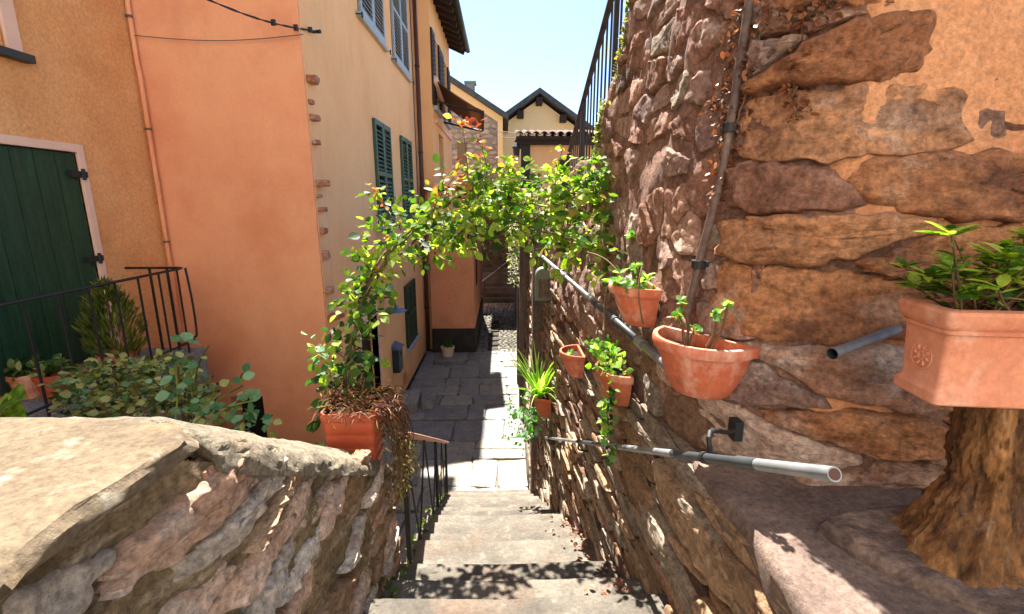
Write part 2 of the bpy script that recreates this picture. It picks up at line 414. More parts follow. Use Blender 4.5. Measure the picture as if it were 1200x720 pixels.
M['dry'] = leaf_mat('dry_brown_foliage', [C('4a2f22'), C('6b4630'), C('8a6244')], 0.25)
M['olive'] = leaf_mat('olive_trailing_foliage', [C('55522a'), C('73703c'), C('8f8c52')], 0.35)
M['rust'] = leaf_mat('rusty_dry_creeper', [C('5e3322'), C('7a482e'), C('94603e')], 0.2, tval=1.2)
M['moss'] = leaf_mat('wall_moss', [C('4a5524'), C('66702c'), C('8a8a3c')], 0.3)
M['pale'] = leaf_mat('silvery_hanging_plant', [C('8a8f7a'), C('a5a894'), C('b9b8a6')], 0.35)

def awning_mat():
    m = bpy.data.materials.new('brown_striped_canvas'); m.use_nodes = True
    nt = m.node_tree; N = nt.nodes; L = nt.links
    bs = N['Principled BSDF']; tc = N.new("ShaderNodeTexCoord")
    w = N.new("ShaderNodeTexWave"); w.wave_type = 'BANDS'; w.bands_direction = 'Y'; w.inputs['Scale'].default_value = 1.3; w.inputs['Distortion'].default_value = 0.05
    L.new(tc.outputs['Object'], w.inputs[0])
    r = N.new("ShaderNodeValToRGB"); r.color_ramp.interpolation = 'CONSTANT'
    e = r.color_ramp.elements; e[0].color = C('7d5a42'); e[1].position = 0.45; e[1].color = C('b08c6a'); x = e.new(0.75); x.color = C('6a4a36')
    L.new(w.outputs['Fac'], r.inputs[0]); L.new(r.outputs[0], bs.inputs['Base Color']); bs.inputs['Roughness'].default_value = 0.9
    tr = N.new('ShaderNodeBsdfTranslucent'); L.new(r.outputs[0], tr.inputs[0]); ms = N.new('ShaderNodeMixShader'); ms.inputs[0].default_value = 0.5
    L.new(bs.outputs[0], ms.inputs[1]); L.new(tr.outputs[0], ms.inputs[2]); L.new(ms.outputs[0], N['Material Output'].inputs[0])
    return m
M['awning'] = awning_mat()

# ------------------------------------------------------------------ rubble masonry
def clip(poly, mx, my, nx, ny):
    out = []
    n = len(poly)
    for i in range(n):
        ax, ay = poly[i]; bx, by = poly[(i + 1) % n]
        da = (ax - mx) * nx + (ay - my) * ny
        db = (bx - mx) * nx + (by - my) * ny
        if da <= 0: out.append((ax, ay))
        if (da < 0 < db) or (db < 0 < da):
            t = da / (da - db)
            out.append((ax + (bx - ax) * t, ay + (by - ay) * t))
    return out

def row_seeds(u0, u1, v0, v1, hr, lr, jit=0.3):
    s = []; v = v0
    while v < v1:
        h = R(*hr); u = u0 - R(0, lr[1])
        while u < u1:
            l = R(*lr)
            if u + l / 2 > u0:
                s.append((u + l / 2, v + h / 2 + R(-jit, jit) * h))
            u += l
        v += h
    return s

def cells(seeds, u0, u1, v0, v1, aspect):
    pts = [(u / aspect, v) for u, v in seeds]
    n = len(pts); g = {}
    import collections
    sz = math.sqrt(max(1e-6, (u1 - u0) / aspect * (v1 - v0) / max(1, n))) * 2.2
    for i, (x, y) in enumerate(pts):
        g.setdefault((int(x // sz), int(y // sz)), []).append(i)
    res = []
    for i, (x, y) in enumerate(pts):
        poly = [(u0 / aspect, v0), (u1 / aspect, v0), (u1 / aspect, v1), (u0 / aspect, v1)]
        poly = [(max(x - 3*sz, min(x + 3*sz, a)), max(y - 3*sz, min(y + 3*sz, b))) for a, b in poly]
        gx, gy = int(x // sz), int(y // sz)
        nb = [j for dx in (-1, 0, 1) for dy in (-1, 0, 1) for j in g.get((gx + dx, gy + dy), ()) if j != i]
        nb.sort(key=lambda j: (pts[j][0]-x)**2 + (pts[j][1]-y)**2)
        for j in nb[:22]:
            X, Y = pts[j]
            poly = clip(poly, (x + X) / 2, (y + Y) / 2, X - x, Y - y)
            if len(poly) < 3: break
        if len(poly) >= 3:
            res.append([(a * aspect, b) for a, b in poly])
    return res

def inset(poly, d):
    n = len(poly); out = list(poly)
    area = sum(poly[i][0]*poly[(i+1) % n][1] - poly[(i+1) % n][0]*poly[i][1] for i in range(n))
    sg = 1 if area > 0 else -1
    for i in range(n):
        ax, ay = poly[i]; bx, by = poly[(i+1) % n]
        ex, ey = bx - ax, by - ay
        L = math.hypot(ex, ey)
        if L < 1e-6: continue
        nx, ny = ey / L * sg, -ex / L * sg
        out = clip(out, ax - nx * d, ay - ny * d, nx, ny)
        if len(out) < 3: return []
    return out

def chaikin(poly, r=0.25):
    out = []
    n = len(poly)
    for i in range(n):
        a, b = poly[i], poly[(i+1) % n]
        out.append((a[0]*(1-r)+b[0]*r, a[1]*(1-r)+b[1]*r))
        out.append((a[0]*r+b[0]*(1-r), a[1]*r+b[1]*(1-r)))
    return out

def resample(poly, n):
    m = len(poly)
    L = [math.dist(poly[i], poly[(i+1) % m]) for i in range(m)]
    T = sum(L); out = []; i = 0; acc = 0.0
    for k in range(n):
        t = T * k / n
        while i < m - 1 and acc + L[i] < t:
            acc += L[i]; i += 1
        f = (t - acc) / max(1e-9, L[i])
        a, b = poly[i], poly[(i+1) % m]
        out.append((a[0]+(b[0]-a[0])*f, a[1]+(b[1]-a[1])*f))
    return out

def parea(poly):
    n = len(poly)
    return 0.5 * sum(poly[i][0]*poly[(i+1) % n][1] - poly[(i+1) % n][0]*poly[i][1] for i in range(n))

def stone(mb, poly, S, H, depth=0.05, n=14, rings=((1.0, 0.2), (0.93, 0.72), (0.68, 1.0), (0.34, 1.03)), rough=0.25, edge=0.05, tilt=0.3, rnd=1, ratio=0.22, grit=0.0, gf=22.0, jag=0.0):
    """one stone: convex outline on a surface S(u, v, h), its face standing H proud of it"""
    for _ in range(rnd): poly = chaikin(poly, ratio)
    if parea(poly) < 0: poly = poly[::-1]
    pts = resample(poly, n)
    cx = sum(p[0] for p in pts) / n; cy = sum(p[1] for p in pts) / n
    ext = max(math.dist(p, (cx, cy)) for p in pts)
    mn = min(math.dist(p, (cx, cy)) for p in pts)
    sd = R(0, 100)
    q = []
    for (x, y) in pts:
        k = 1 + edge * 2 * nz(x / mn * 1.3, y / mn * 1.3, sd) + (jag * fbm(Vector((x, y, sd)), 30, 3) / max(0.03, math.dist((x, y), (cx, cy))) if jag else 0)
        q.append((cx + (x - cx) * k, cy + (y - cy) * k))
    ta, tb = R(-tilt, tilt), R(-tilt, tilt)
    vs = [S(x, y, -depth) for x, y in q]
    nr = len(rings)
    for (s, hh) in rings:
        for (x, y) in q:
            X = cx + (x - cx) * s; Y = cy + (y - cy) * s
            h = H * hh * (1 + ta * (X - cx) / ext + tb * (Y - cy) / ext) + H * rough * nz(X / mn * 1.5, Y / mn * 1.5, sd + 7)
            if grit: h += grit * fbm(Vector((X, Y * 1.6, sd)), gf, 4) * (0.5 if s > 0.995 else 1)
            vs.append(S(X, Y, h))
    vs.append(S(cx, cy, H * (rings[-1][1] + rough * nz(cx / mn, cy / mn, sd))))
    fs = []
    for j in range(nr):
        a, b = j * n, (j + 1) * n
        for k in range(n):
            k2 = (k + 1) % n
            fs.append((a + k, a + k2, b + k2, b + k))
    b = nr * n
    for k in range(n):
        fs.append((b + k, b + (k + 1) % n, len(vs) - 1))
    mb.add(vs, fs)
    return Vector(vs[-1])

SHARP = {0: ((1.0, 0.2), (0.95, 0.9), (0.6, 1.0)), 1: ((1.0, 0.15), (0.98, 0.7), (0.92, 0.95), (0.7, 1.0), (0.4, 1.0)),
         2: ((1.0, 0.1), (0.99, 0.55), (0.965, 0.85), (0.92, 0.96), (0.84, 1.0), (0.74, 1.0), (0.62, 1.0), (0.5, 1.0), (0.36, 1.0), (0.2, 1.0))}
ROUND = {0: ((1.0, 0.0), (0.9, 0.7), (0.55, 1.0)), 1: ((1.0, 0.0), (0.95, 0.5), (0.85, 0.85), (0.65, 1.0), (0.35, 1.02)),
         2: ((1.0, 0.0), (0.985, 0.3), (0.955, 0.55), (0.91, 0.76), (0.85, 0.9), (0.77, 0.97), (0.66, 1.0), (0.53, 1.02), (0.38, 1.02), (0.2, 1.02))}
def auto_stone(c, S, H, depth=0.04, prof=SHARP, rough=0.3, edge=0.08, tilt=0.4, rnd=1, ratio=0.12, grit=0.004, jag=0.004):
    """a stone with as many points as it is large in view"""
    cu = sum(p[0] for p in c) / len(c); cv = sum(p[1] for p in c) / len(c)
    dist = (Vector(S(cu, cv, 0)) - EYE).length
    px = math.sqrt(abs(parea(c))) / dist * FPX
    n = int(max(9, min(72, px * 0.75)))
    mb = MB()
    ctr = stone(mb, c, S, H, depth, n, prof[0 if px < 14 else 1 if px < 38 else 2], rough, edge, tilt, rnd, ratio, grit if px > 10 else 0, 22.0, jag if px > 14 else 0)
    return mb, ctr

class StonePile:
    """collects stones of one thing; those that show largest become parts, the rest one part"""
    def __init__(s): s.items = []
    def put(s, mb, m, centre, area):
        d = (Vector(centre) - EYE).length
        s.items.append((area / (d * d), mb, m))
    def build(s, parent, limit=300, name='stone', rest='small_stones', smooth=True, minscore=0.0):
        s.items.sort(key=lambda t: -t[0])
        lead = [t for t in s.items[:limit] if t[0] >= minscore]
        tail = s.items[len(lead):]
        for sc, mb, m in lead:
            mb.build(name, m, parent, auto=42 if smooth else None)
        mats = []
        for t in tail:
            if t[2] not in mats: mats.append(t[2])
        if tail:
            big = MB(); idx = []
            for sc, mb, m in tail:
                big.add(mb.v, mb.f); idx += [mats.index(m)] * len(mb.f)
            o = big.build(rest, None, parent, auto=42 if smooth else None)
            for m in mats: o.data.materials.append(m)
            if len(o.data.polygons) == len(idx):
                o.data.polygons.foreach_set("material_index", idx)
            tag(o, kind='stuff')

def sheet(S, us, v0f, v1f, nv, amp=0.0, s=8.0, cap=None, seed=0.0):
    """a rough sheet over a surface, v running from v0f(u) to v1f(u); cap: the top carried back by that much"""
    mb = MB(); vs = []
    rows = nv + 1 + (1 if cap else 0)
    for u in us:
        a, b = v0f(u), v1f(u)
        for j in range(nv + 1):
            v = a + (b - a) * j / nv
            p = Vector(S(u, v, 0))
            vs.append(Vector(S(u, v, amp * fbm(p + Vector((seed, 0, 0)), s, 4))))
        if cap: vs.append(Vector(S(u, b, -cap)))
    fs = [(i*rows+j, (i+1)*rows+j, (i+1)*rows+j+1, i*rows+j+1) for i in range(len(us)-1) for j in range(rows-1)]
    mb.add(vs, fs)
    return mb

def frange(a, b, st):
    n = max(1, int(round(abs(b - a) / st)))
    return [a + (b - a) * i / n for i in range(n + 1)]

# a wall plane with openings: O origin, U along, V up, N outwards; holes (u0,u1,v0,v1) with reveal depth
def holed_wall(O, U, V, N_, W, H, holes, depth=0.14):
    O, U, V, N_ = Vector(O), Vector(U), Vector(V), Vector(N_)
    mb = MB()
    us = sorted({0, W, *[h[0] for h in holes], *[h[1] for h in holes]})
    vs_ = sorted({0, H, *[h[2] for h in holes], *[h[3] for h in holes]})
    for i in range(len(us) - 1):
        for j in range(len(vs_) - 1):
            cu, cv = (us[i] + us[i+1]) / 2, (vs_[j] + vs_[j+1]) / 2
            if any(h[0] < cu < h[1] and h[2] < cv < h[3] for h in holes): continue
            mb.add([O+U*us[i]+V*vs_[j], O+U*us[i+1]+V*vs_[j], O+U*us[i+1]+V*vs_[j+1], O+U*us[i]+V*vs_[j+1]], [(0, 1, 2, 3)])
    for (a, b, c, d) in holes:
        q = [O+U*a+V*c, O+U*b+V*c, O+U*b+V*d, O+U*a+V*d]
        for k in range(4):
            p0, p1 = q[k], q[(k+1) % 4]
            mb.add([p0, p1, p1 - N_*depth, p0 - N_*depth], [(0, 1, 2, 3)])
    # body behind the face
    B = 0.3
    mb.add([O, O+U*W, O+U*W-N_*B, O-N_*B], [(0, 1, 2, 3)])
    mb.add([O+V*H, O+U*W+V*H, O+U*W+V*H-N_*B, O+V*H-N_*B], [(0, 1, 2, 3)])
    mb.add([O, O+V*H, O+V*H-N_*B, O-N_*B], [(0, 1, 2, 3)])
    mb.add([O+U*W, O+U*W+V*H, O+U*W+V*H-N_*B, O+U*W-N_*B], [(0, 1, 2, 3)])
    mb.add([O-N_*B, O+U*W-N_*B, O+U*W+V*H-N_*B, O+V*H-N_*B], [(0, 1, 2, 3)])
    return mb

# ------------------------------------------------------------------ foliage
LEAF_V = [(0,0,0),(.2,.18,.03),(.31,.46,.06),(.2,.76,.03),(0,1,-.05),(-.2,.76,.03),(-.31,.46,.06),(-.2,.18,.03),(0,.3,-.02),(0,.62,-.02)]
LEAF_F = [(0,1,8),(1,2,9,8),(2,3,9),(3,4,9),(0,8,7),(7,8,9,6),(6,9,5),(5,9,4)]
NARROW_V = [(x*0.5, y, z) for x, y, z in LEAF_V]
THIN_V = [(x*0.22, y, z) for x, y, z in LEAF_V]
ROUND_V = [(x*1.5, y, z*1.6) for x, y, z in LEAF_V]
_leafmesh = {}
def leaf_mesh(kind, m):
    k = (kind, m.name)
    if k not in _leafmesh:
        mb = MB(); mb.add({'leaf': LEAF_V, 'narrow': NARROW_V, 'thin': THIN_V, 'round': ROUND_V}[kind], LEAF_F)
        _leafmesh[k] = mb.mesh('leaf_' + kind, m, True)
    return _leafmesh[k]

def rvec():
    while True:
        v = Vector((R(-1, 1), R(-1, 1), R(-1, 1)))
        if 0.05 < v.length < 1: return v.normalized()

class Foliage:
    def __init__(s): s.l = []
    def add(s, p, d, size, m, kind='leaf', up=None, w=1.0):
        p = Vector(p); d = Vector(d).normalized()
        u = Vector(up) if up is not None else (Vector((0, -0.45, 0.75)) + rvec() * 0.8)
        x = d.cross(u)
        if x.length < 1e-3: x = d.cross(Vector((1, 0, 0.1)))
        x.normalize(); z = x.cross(d)
        mtx = Matrix.Translation(p) @ Matrix((x * w, d, z)).transposed().to_4x4() @ Matrix.Scale(size, 4)
        s.l.append((size / (p - EYE).length, mtx, m, kind))
    def sprig(s, p, d, n, size, mats, gap=None, kind='leaf', droop=0.15, spread=0.9):
        """a small twig with leaves on both sides"""
        p = Vector(p); d = Vector(d).normalized(); gap = gap or size * 0.6
        side = d.cross(Vector((0, 0, 1)) + rvec() * 0.3).normalized()
        for i in range(n):
            p = p + d * gap
            d = (d + Vector((0, 0, -droop)) + rvec() * 0.12).normalized()
            sg = 1 if i % 2 else -1
            dd = d * 0.6 + side * sg * spread + rvec() * 0.25
            if i == n - 1: dd = d
            m = random.choice(mats)
            s.add(p, dd, size * (R(0.55, 1.0) if R(0, 1) < 0.6 else R(0.9, 1.35)), m, kind, w=1.2 if kind == 'leaf' else 1.0)
        return p
    def build(s, parent, limit=120, name='leaf', rest='foliage', minpx=9.0):
        s.l.sort(key=lambda t: -t[0])
        lead = [t for t in s.l[:limit] if t[0] * FPX >= minpx]
        for sc, mtx, m, kind in lead:
            o = bpy.data.objects.new(name, leaf_mesh(kind, m)); COL.objects.link(o)
            o.parent = parent; o.matrix_parent_inverse = wmat(parent).inverted()
            o.matrix_basis = mtx
        tail = s.l[len(lead):]
        if tail:
            mats = []; mb = MB(); idx = []
            V = {'leaf': LEAF_V, 'narrow': NARROW_V, 'thin': THIN_V, 'round': ROUND_V}
            for sc, mtx, m, kind in tail:
                if m not in mats: mats.append(m)
                mb.add([mtx @ Vector(v) for v in V[kind]], LEAF_F); idx += [mats.index(m)] * len(LEAF_F)
            o = mb.build(rest, None, parent, smooth=True)
            for m in mats: o.data.materials.append(m)
            if len(o.data.polygons) == len(idx): o.data.polygons.foreach_set("material_index", idx)
            tag(o, kind='stuff')

def path(pts, n):
    """Catmull-Rom through pts"""
    pts = [Vector(p) for p in pts]
    out = []
    m = len(pts) - 1
    for k in range(n + 1):
        t = k / n * m; i = min(int(t), m - 1); f = t - i
        p0, p1, p2, p3 = pts[max(i-1, 0)], pts[i], pts[i+1], pts[min(i+2, m)]
        out.append(0.5 * ((2*p1) + (p2-p0)*f + (2*p0-5*p1+4*p2-p3)*f*f + (3*p1-p0-3*p2+p3)*f*f*f))
    return out

# ================================================================== THE SETTING
# ground far and wide
g = MB()
g.add([(-900, -300, -0.35), (900, -300, -0.35), (900, 1500, -0.35), (-900, 1500, -0.35)], [(0, 1, 2, 3)])
tag(g.build('ground', M['joint']), kind='structure')

# lower court paving: flagstones in uneven rows on a bed
court = MB(); court.box(-2.2, 0.75, 1.6, 11.3, -0.3, -0.015)
court_o = court.build('paving', M['joint']); tag(court_o, kind='structure')
YN = [1.08, 1.36, 1.61, 1.88, 2.23, 2.49, 2.80, 3.09, 3.365, 3.63, 3.91, 4.19, 4.47, 4.75, 5.03, 5.30]
def stair_z(y):
    for i, yn in enumerate(YN):
        if y <= yn: return 3.7 - 1.14 - 0.16 * i
    return 0.0
def XL(y): return -0.45 - 0.072 * (y - 1.36)
def XR(y): return 0.51 - 0.034 * (y - 1.36)

pile = []
def flat(z): return lambda u, v, h: (u, v, z + h)
y = 1.7
while y < 11.2:
    dy = R(0.4, 0.74)
    x = -2.05 + R(-0.15, 0.1)
    while x < 0.62:
        dx = R(0.4, 0.95) if R(0, 1) > 0.25 else R(0.22, 0.36)
        q = [(x, y), (x + dx, y), (x + dx, y + dy), (x, y + dy)]
        q = [(a + R(-0.03, 0.03), b + R(-0.035, 0.035)) for a, b in q]
        q = [(a + 0.10 * nz(a, b, 3, 1.3), b + 0.12 * nz(a, b, 9, 1.3)) for a, b in q]
        cy, cx = y + dy / 2, x + dx / 2
        if not (cy < 5.1 and XL(cy) - 0.05 < cx):
            if dx > 0.55 and dy > 0.5 and R(0, 1) < 0.3:
                t = R(0.4, 0.6)
                qs = [[q[0], q[1], (q[1][0], y + dy * t), (q[0][0], y + dy * t)], [(q[0][0], y + dy * t), (q[1][0], y + dy * t), q[2], q[3]]]
            else: qs = [q]
            for q1 in qs:
                q1 = inset(q1, 0.0055)
                if len(q1) < 3: continue
                mb = MB()
                stone(mb, q1, flat(R(-0.006, 0.004)), 0.012, 0.03, 32, ((1.0, 0.1), (0.985, 0.85), (0.9, 1.0), (0.7, 1.0), (0.35, 1.0)), 0.3, 0.015, 0.4, 1, 0.05, 0.002, 9.0, 0.006)
                mb.build('paving_stone', M['flag'], court_o, auto=50)
        x += dx
    y += dy

# staircase: sixteen worn treads
stair_base = MB()
for i in range(1, len(YN)):
    z = 3.7 - 1.14 - 0.16 * i
    stair_base.box(XL(YN[i]) + 0.02, XR(YN[i]) + 0.06, YN[i-1] + 0.002, YN[i] - 0.03, -0.29, z - 0.14)
sb = stair_base.build('stairs', M['m_par'])
tag(sb, kind='structure')
for i in range(len(YN)):
    z = 3.7 - 1.14 - 0.16 * i
    y1 = YN[i]; y0 = YN[i-1] - 0.015 if i else -0.9
    nx = 36
    prof = [(y0, z + 0.004), (y0 + (y1-y0)*0.4, z + 0.002), (y1 - 0.06, z - 0.004), (y1 - 0.018, z - 0.008), (y1 - 0.003, z - 0.02), (y1 + 0.001, z - 0.045), (y1 - 0.004, z - 0.11), (y1 - 0.012, z - 0.185), (y0, z - 0.185)]
    vs = []; m = len(prof)
    for k in range(nx + 1):
        t = k / nx
        for j, (yy, zz) in enumerate(prof):
            x0, x1 = XL(yy) - R(0, 0.0), XR(yy) + 0.03
            x = x0 + (x1 - x0) * t
            wear = -0.012 * math.exp(-((t - 0.45) / 0.25) ** 2) if j in (1, 2, 3, 4) else 0
            e = 0.0035 * fbm(Vector((x * 1, yy, i * 3.1)), 5, 3)
            vs.append((x, yy + (1.4 * e if 2 < j < 8 else 0), zz + wear + (e * 0.8 if j < 5 else 0)))
    fs = [(k*m + j, k*m + (j+1) % m, (k+1)*m + (j+1) % m, (k+1)*m + j) for k in range(nx) for j in range(m)]
    fs += [tuple(range(m)), tuple(nx*m + j for j in range(m - 1, -1, -1))]
    mb = MB(); mb.add(vs, fs)
    mb.build('step', M['step'], sb, fix=True, auto=50)

# cobbled lane behind the court, with a ladder of dark slabs down its middle
lane = MB(); lane.box(-1.0, 0.62, 11.3, 24.0, -0.3, -0.02)
lane_o = lane.build('lane', M['joint']); tag(lane_o, kind='structure')
mb = MB()
y = 11.32
while y < 17.2:
    s = R(0.09, 0.13) * (1 + (y - 11) * 0.05)
    x = -0.72 + R(0, 0.05)
    while x < 0.47:
        w = s * R(0.8, 1.3)
        if not (-0.44 < x + w / 2 < -0.13 and y < 14.6):
            c = Vector((x + w/2, y + s/2, R(-0.004, 0.006)))
            a0 = R(0, 1)
            vs = []
            for (rr, hh) in ((1, -0.03), (0.92, 0.012), (0.5, 0.024)):
                for k in range(6):
                    a = a0 + k * math.pi / 3
                    vs.append(c + Vector((math.cos(a) * w * 0.5 * rr, math.sin(a) * s * 0.5 * rr, hh)))
            vs.append(c + Vector((0, 0, 0.026)))
            fs = [(r*6+k, r*6+(k+1) % 6, r*6+6+(k+1) % 6, r*6+6+k) for r in (0, 1) for k in range(6)] + [(12+k, 12+(k+1) % 6, 18) for k in range(6)]
            mb.add(vs, fs)
        x += w
    y += s
tag(mb.build('cobbles', M['cobble'], lane_o, smooth=True), kind='stuff')
for k in range(7):
    y0 = 11.4 + k * 0.46
    mb = MB(); stone(mb, [(-0.43, y0), (-0.14, y0 + R(-.02, .02)), (-0.14, y0 + 0.3), (-0.43, y0 + 0.31)], flat(0.0), 0.03, 0.03, 16, rough=0.1, tilt=0.1, rnd=1, ratio=0.1)
    mb.build('lane_slab', M['brown_slab'] if 'brown_slab' in M else M['shadestone'], lane_o, auto=50)
# steps rising at the end of the lane
for k in range(7):
    mb = MB(); mb.box(-0.85, 0.56, 17.3 + k * 0.33, 17.3 + (k + 1) * 0.33 + 0.02, -0.02, 0.15 * (k + 1))
    mb.build('lane_step', M['shadestone'], lane_o, bevel=0.02)

# unseen lane and white house, added to bounce sunlight into the shaded alley
MBl = MB(); MBl.box(-3.5, 4.5, -6.5, -0.92, 2.2, 2.55); tag(MBl.build('bounce_lane', M['step']), kind='structure')
uh = empty('bounce_house', (0.5, -5, 2.55), 'unseen white house added to bounce sunlight into the alley', 'house')
holed_wall((8.5, -4.8, 2.5), (-1, 0, 0), (0, 0, 1), (0, 1, 0), 16.0, 8.5, [(4.6, 5.7, 3.2, 4.8), (7.2, 8.3, 0.06, 2.3), (7.2, 8.3, 3.2, 4.8), (10.0, 11.1, 3.2, 4.8)], 0.2).build('wall', M['white'], uh)
for x in (3.9 - 1.1, 1.3 - 1.1, -1.5 - 1.1):
    MB().box(x, x + 1.1, -5.0, -4.97, 5.7, 7.3).build('window_pane', M['glass'], uh)
MB().box(0.2, 1.3, -5.0, -4.95, 2.55, 4.8).build('door', M['browndoor'], uh)
MB().box(-7.7, 8.7, -9.5, -4.6, 11.01, 11.2).build('roof', M['slate'], uh)

# ================================================================== LEFT: ORANGE HOUSE
XW1, YW, XW2 = -3.53, 5.0, -1.94
oh = empty('orange_house', (XW1, YW, 0), 'orange rendered house with a dark green door beside the iron railing', 'house')
# side wall towards the alley with door and upper window
L1_holes = [(1.0 + 3.06, 1.0 + 4.12, 2.36, 4.10), (1.0 + 2.5, 1.0 + 3.72, 4.76, 6.3)]
w = holed_wall((XW1, -1.0, 0.0), (0, 1, 0), (0, 0, 1), (1, 0, 0), 5.99, 9.3, L1_holes, 0.10)
w.build('side_wall', M['ochre'], oh)
w = holed_wall((XW1 + 0.004, YW, 0.0), (1, 0, 0), (0, 0, 1), (0, -1, 0), (XW2 - 0.008) - XW1, 9.3,
               [(0.44, 0.80, 0.9, 1.56)], 0.25)
w.build('front_wall', M['orange'], oh)
MB().box(XW1 + 0.42, XW1 + 0.82, YW + 0.2, YW + 0.22, 0.85, 1.6).build('cellar_opening', M['dark'], oh)
MB().box(XW1 - 3.2, XW1 - 0.31, -1.0, 5.0, 0, 9.2).build('rear_body', M['ochre'], oh)
MB().box(XW1 - 3.4, XW1 + 0.06, -1.1, 5.4, 9.32, 9.5).build('roof', M['slate'], oh)
# door frame, planks and hinges
fr = MB()
fr.box(XW1 - 0.02, XW1 + 0.022, 4.12, 4.185, 2.36, 4.165)
fr.box(XW1 - 0.02, XW1 + 0.022, 2.995, 3.06, 2.36, 4.165)
fr.box(XW1 - 0.02, XW1 + 0.022, 3.06, 4.12, 4.10, 4.165)
fr.build('door_frame', M['trim'], oh, bevel=0.004)
dr = MB(); dr.box(XW1 - 0.07, XW1 - 0.045, 3.06, 4.12, 2.36, 4.10)
dro = dr.build('door', M['greendoor'], oh)
for k in range(6):
    a = 3.068 + k * 0.1755
    MB().box(XW1 - 0.045, XW1 - 0.012, a, a + 0.169, 2.37, 4.092).build('plank', M['greendoor'], dro, bevel=0.004)
for z in (2.62, 3.2, 3.9):
    hb = MB(); hb.box(XW1 - 0.012, XW1 + 0.03, 4.02, 4.17, z, z + 0.05); hb.tube([(XW1 + 0.03, 4.13, z - 0.02), (XW1 + 0.03, 4.13, z + 0.07)], 0.014, 8)
    hb.build('hinge', M['iron'], dro)
# upper window
y0, y1, z0 = 2.5, 3.72, 4.76
for ya in (y1, y0 - 0.11):
    MB().box(XW1 - 0.02, XW1 + 0.02, ya, ya + 0.11, z0, 6.4).build('window_jamb', M['trim'], oh, bevel=0.004)
MB().box(XW1 - 0.08, XW1 - 0.06, y0, y1, z0, 6.3).build('window_pane', M['trim'], oh)
MB().box(XW1 - 0.02, XW1 + 0.07, y0 - 0.14, y1 + 0.14, z0 - 0.06, z0 - 0.003).build('window_sill', M['gutter'], oh, bevel=0.004)
# conduit in the corner, cable and wall wire
cd = MB(); cd.tube([(XW1 + 0.045, 4.95, 1.2), (XW1 + 0.045, 4.95, 4.9), (XW1 + 0.03, 4.96, 5.0), (XW1 + 0.03, 4.96, 8.8)], 0.021, 8)
cd.build('conduit', M['orange'], oh, smooth=True)
for z in (2.2, 3.3, 4.4, 5.4):
    mb = MB(); mb.lathe([(0.022, -0.01), (0.028, -0.01), (0.028, 0.01), (0.022, 0.01)], (XW1 + 0.045 if z < 5 else XW1 + 0.03, 4.95, z), 10)
    mb.build('pipe_clip', M['wire'], oh)
a, b = P(158, 42, Y=4.97), P(356, 41, Y=4.97)
mb = MB(); mb.tube([a.lerp(b, t) + Vector((0, -0.012, -0.05 * math.sin(math.pi * t))) for t in [i / 12 for i in range(13)]], 0.004, 5)
mb.build('wall_wire', M['wire'], oh)

# overhead cable with its insulator
a, b = P(190, -25, Y=3.6), P(372, 37, X=XW2 + 0.06)
cb = empty('overhead_cable', b, 'dark twisted cable with clamps strung to the corner of the peach house', 'cable')
pts = [a.lerp(b, t) + Vector((0, 0, -0.06 * math.sin(math.pi * t))) for t in [i / 14 for i in range(15)]]
for s in (0, math.pi):
    mb = MB(); mb.tube([p + Vector((0, 0.006 * math.cos(i * 1.7 + s), 0.006 * math.sin(i * 1.7 + s))) for i, p in enumerate(pts)], 0.005, 6); mb.build('strand', M['iron'], cb, smooth=True)
for t in (0.62, 0.8, 0.93):
    p = a.lerp(b, t) + Vector((0, 0, -0.06 * math.sin(math.pi * t)))
    mb = MB(); mb.box(p.x - 0.02, p.x + 0.02, p.y - 0.012, p.y + 0.012, p.z - 0.02, p.z + 0.03); mb.build('clamp', M['iron'], cb, bevel=0.004)
mb = MB(); mb.tube([b + Vector((-0.07, 0.02, 0)), b + Vector((0.03, 0, 0))], [0.012, 0.02], 8); mb.build('anchor_hook', M['iron'], cb)

# ================================================================== LEFT: PEACH HOUSE
ph = empty('peach_house', (XW2, 5.1, 0), 'tall peach house with louvred shutters and brown downpipe along the alley', 'house')
Y0 = 5.03
def hole(y0, y1, z0, z1): return (y0 - Y0, y1 - Y0, z0, z1)
WINS = [(7.05, 8.40, 6.18, 7.85, 'shutterpale'), (9.06, 10.45, 6.18, 7.85, 'shutterpale'),
        (7.42, 8.42, 3.34, 4.92, 'shutter'), (9.3, 10.3, 3.34, 4.92, 'shutter')]
GW = (9.0, 10.0, 0.85, 2.1)
DOOR = (6.1, 7.0, 0.05, 2.05)
VENT = (8.55, 8.95, 0.1, 0.45)
holes = [hole(*x[:4]) for x in WINS] + [hole(*GW), hole(*DOOR), hole(*VENT)]
holed_wall((XW2, Y0, 0.0), (0, 1, 0), (0, 0, 1), (1, 0, 0), 6.5, 9.3, holes, 0.16).build('wall', M['peach'], ph)
MB().box(XW2 - 4.0, XW2 - 0.31, 5.31, 11.5, 0, 9.25).build('rear_body', M['peach'], ph)
MB().box(XW2 - 4.1, XW2 + 0.53, 5.02, 11.6, 9.32, 9.45).build('roof', M['slate'], ph)
_slat = {}
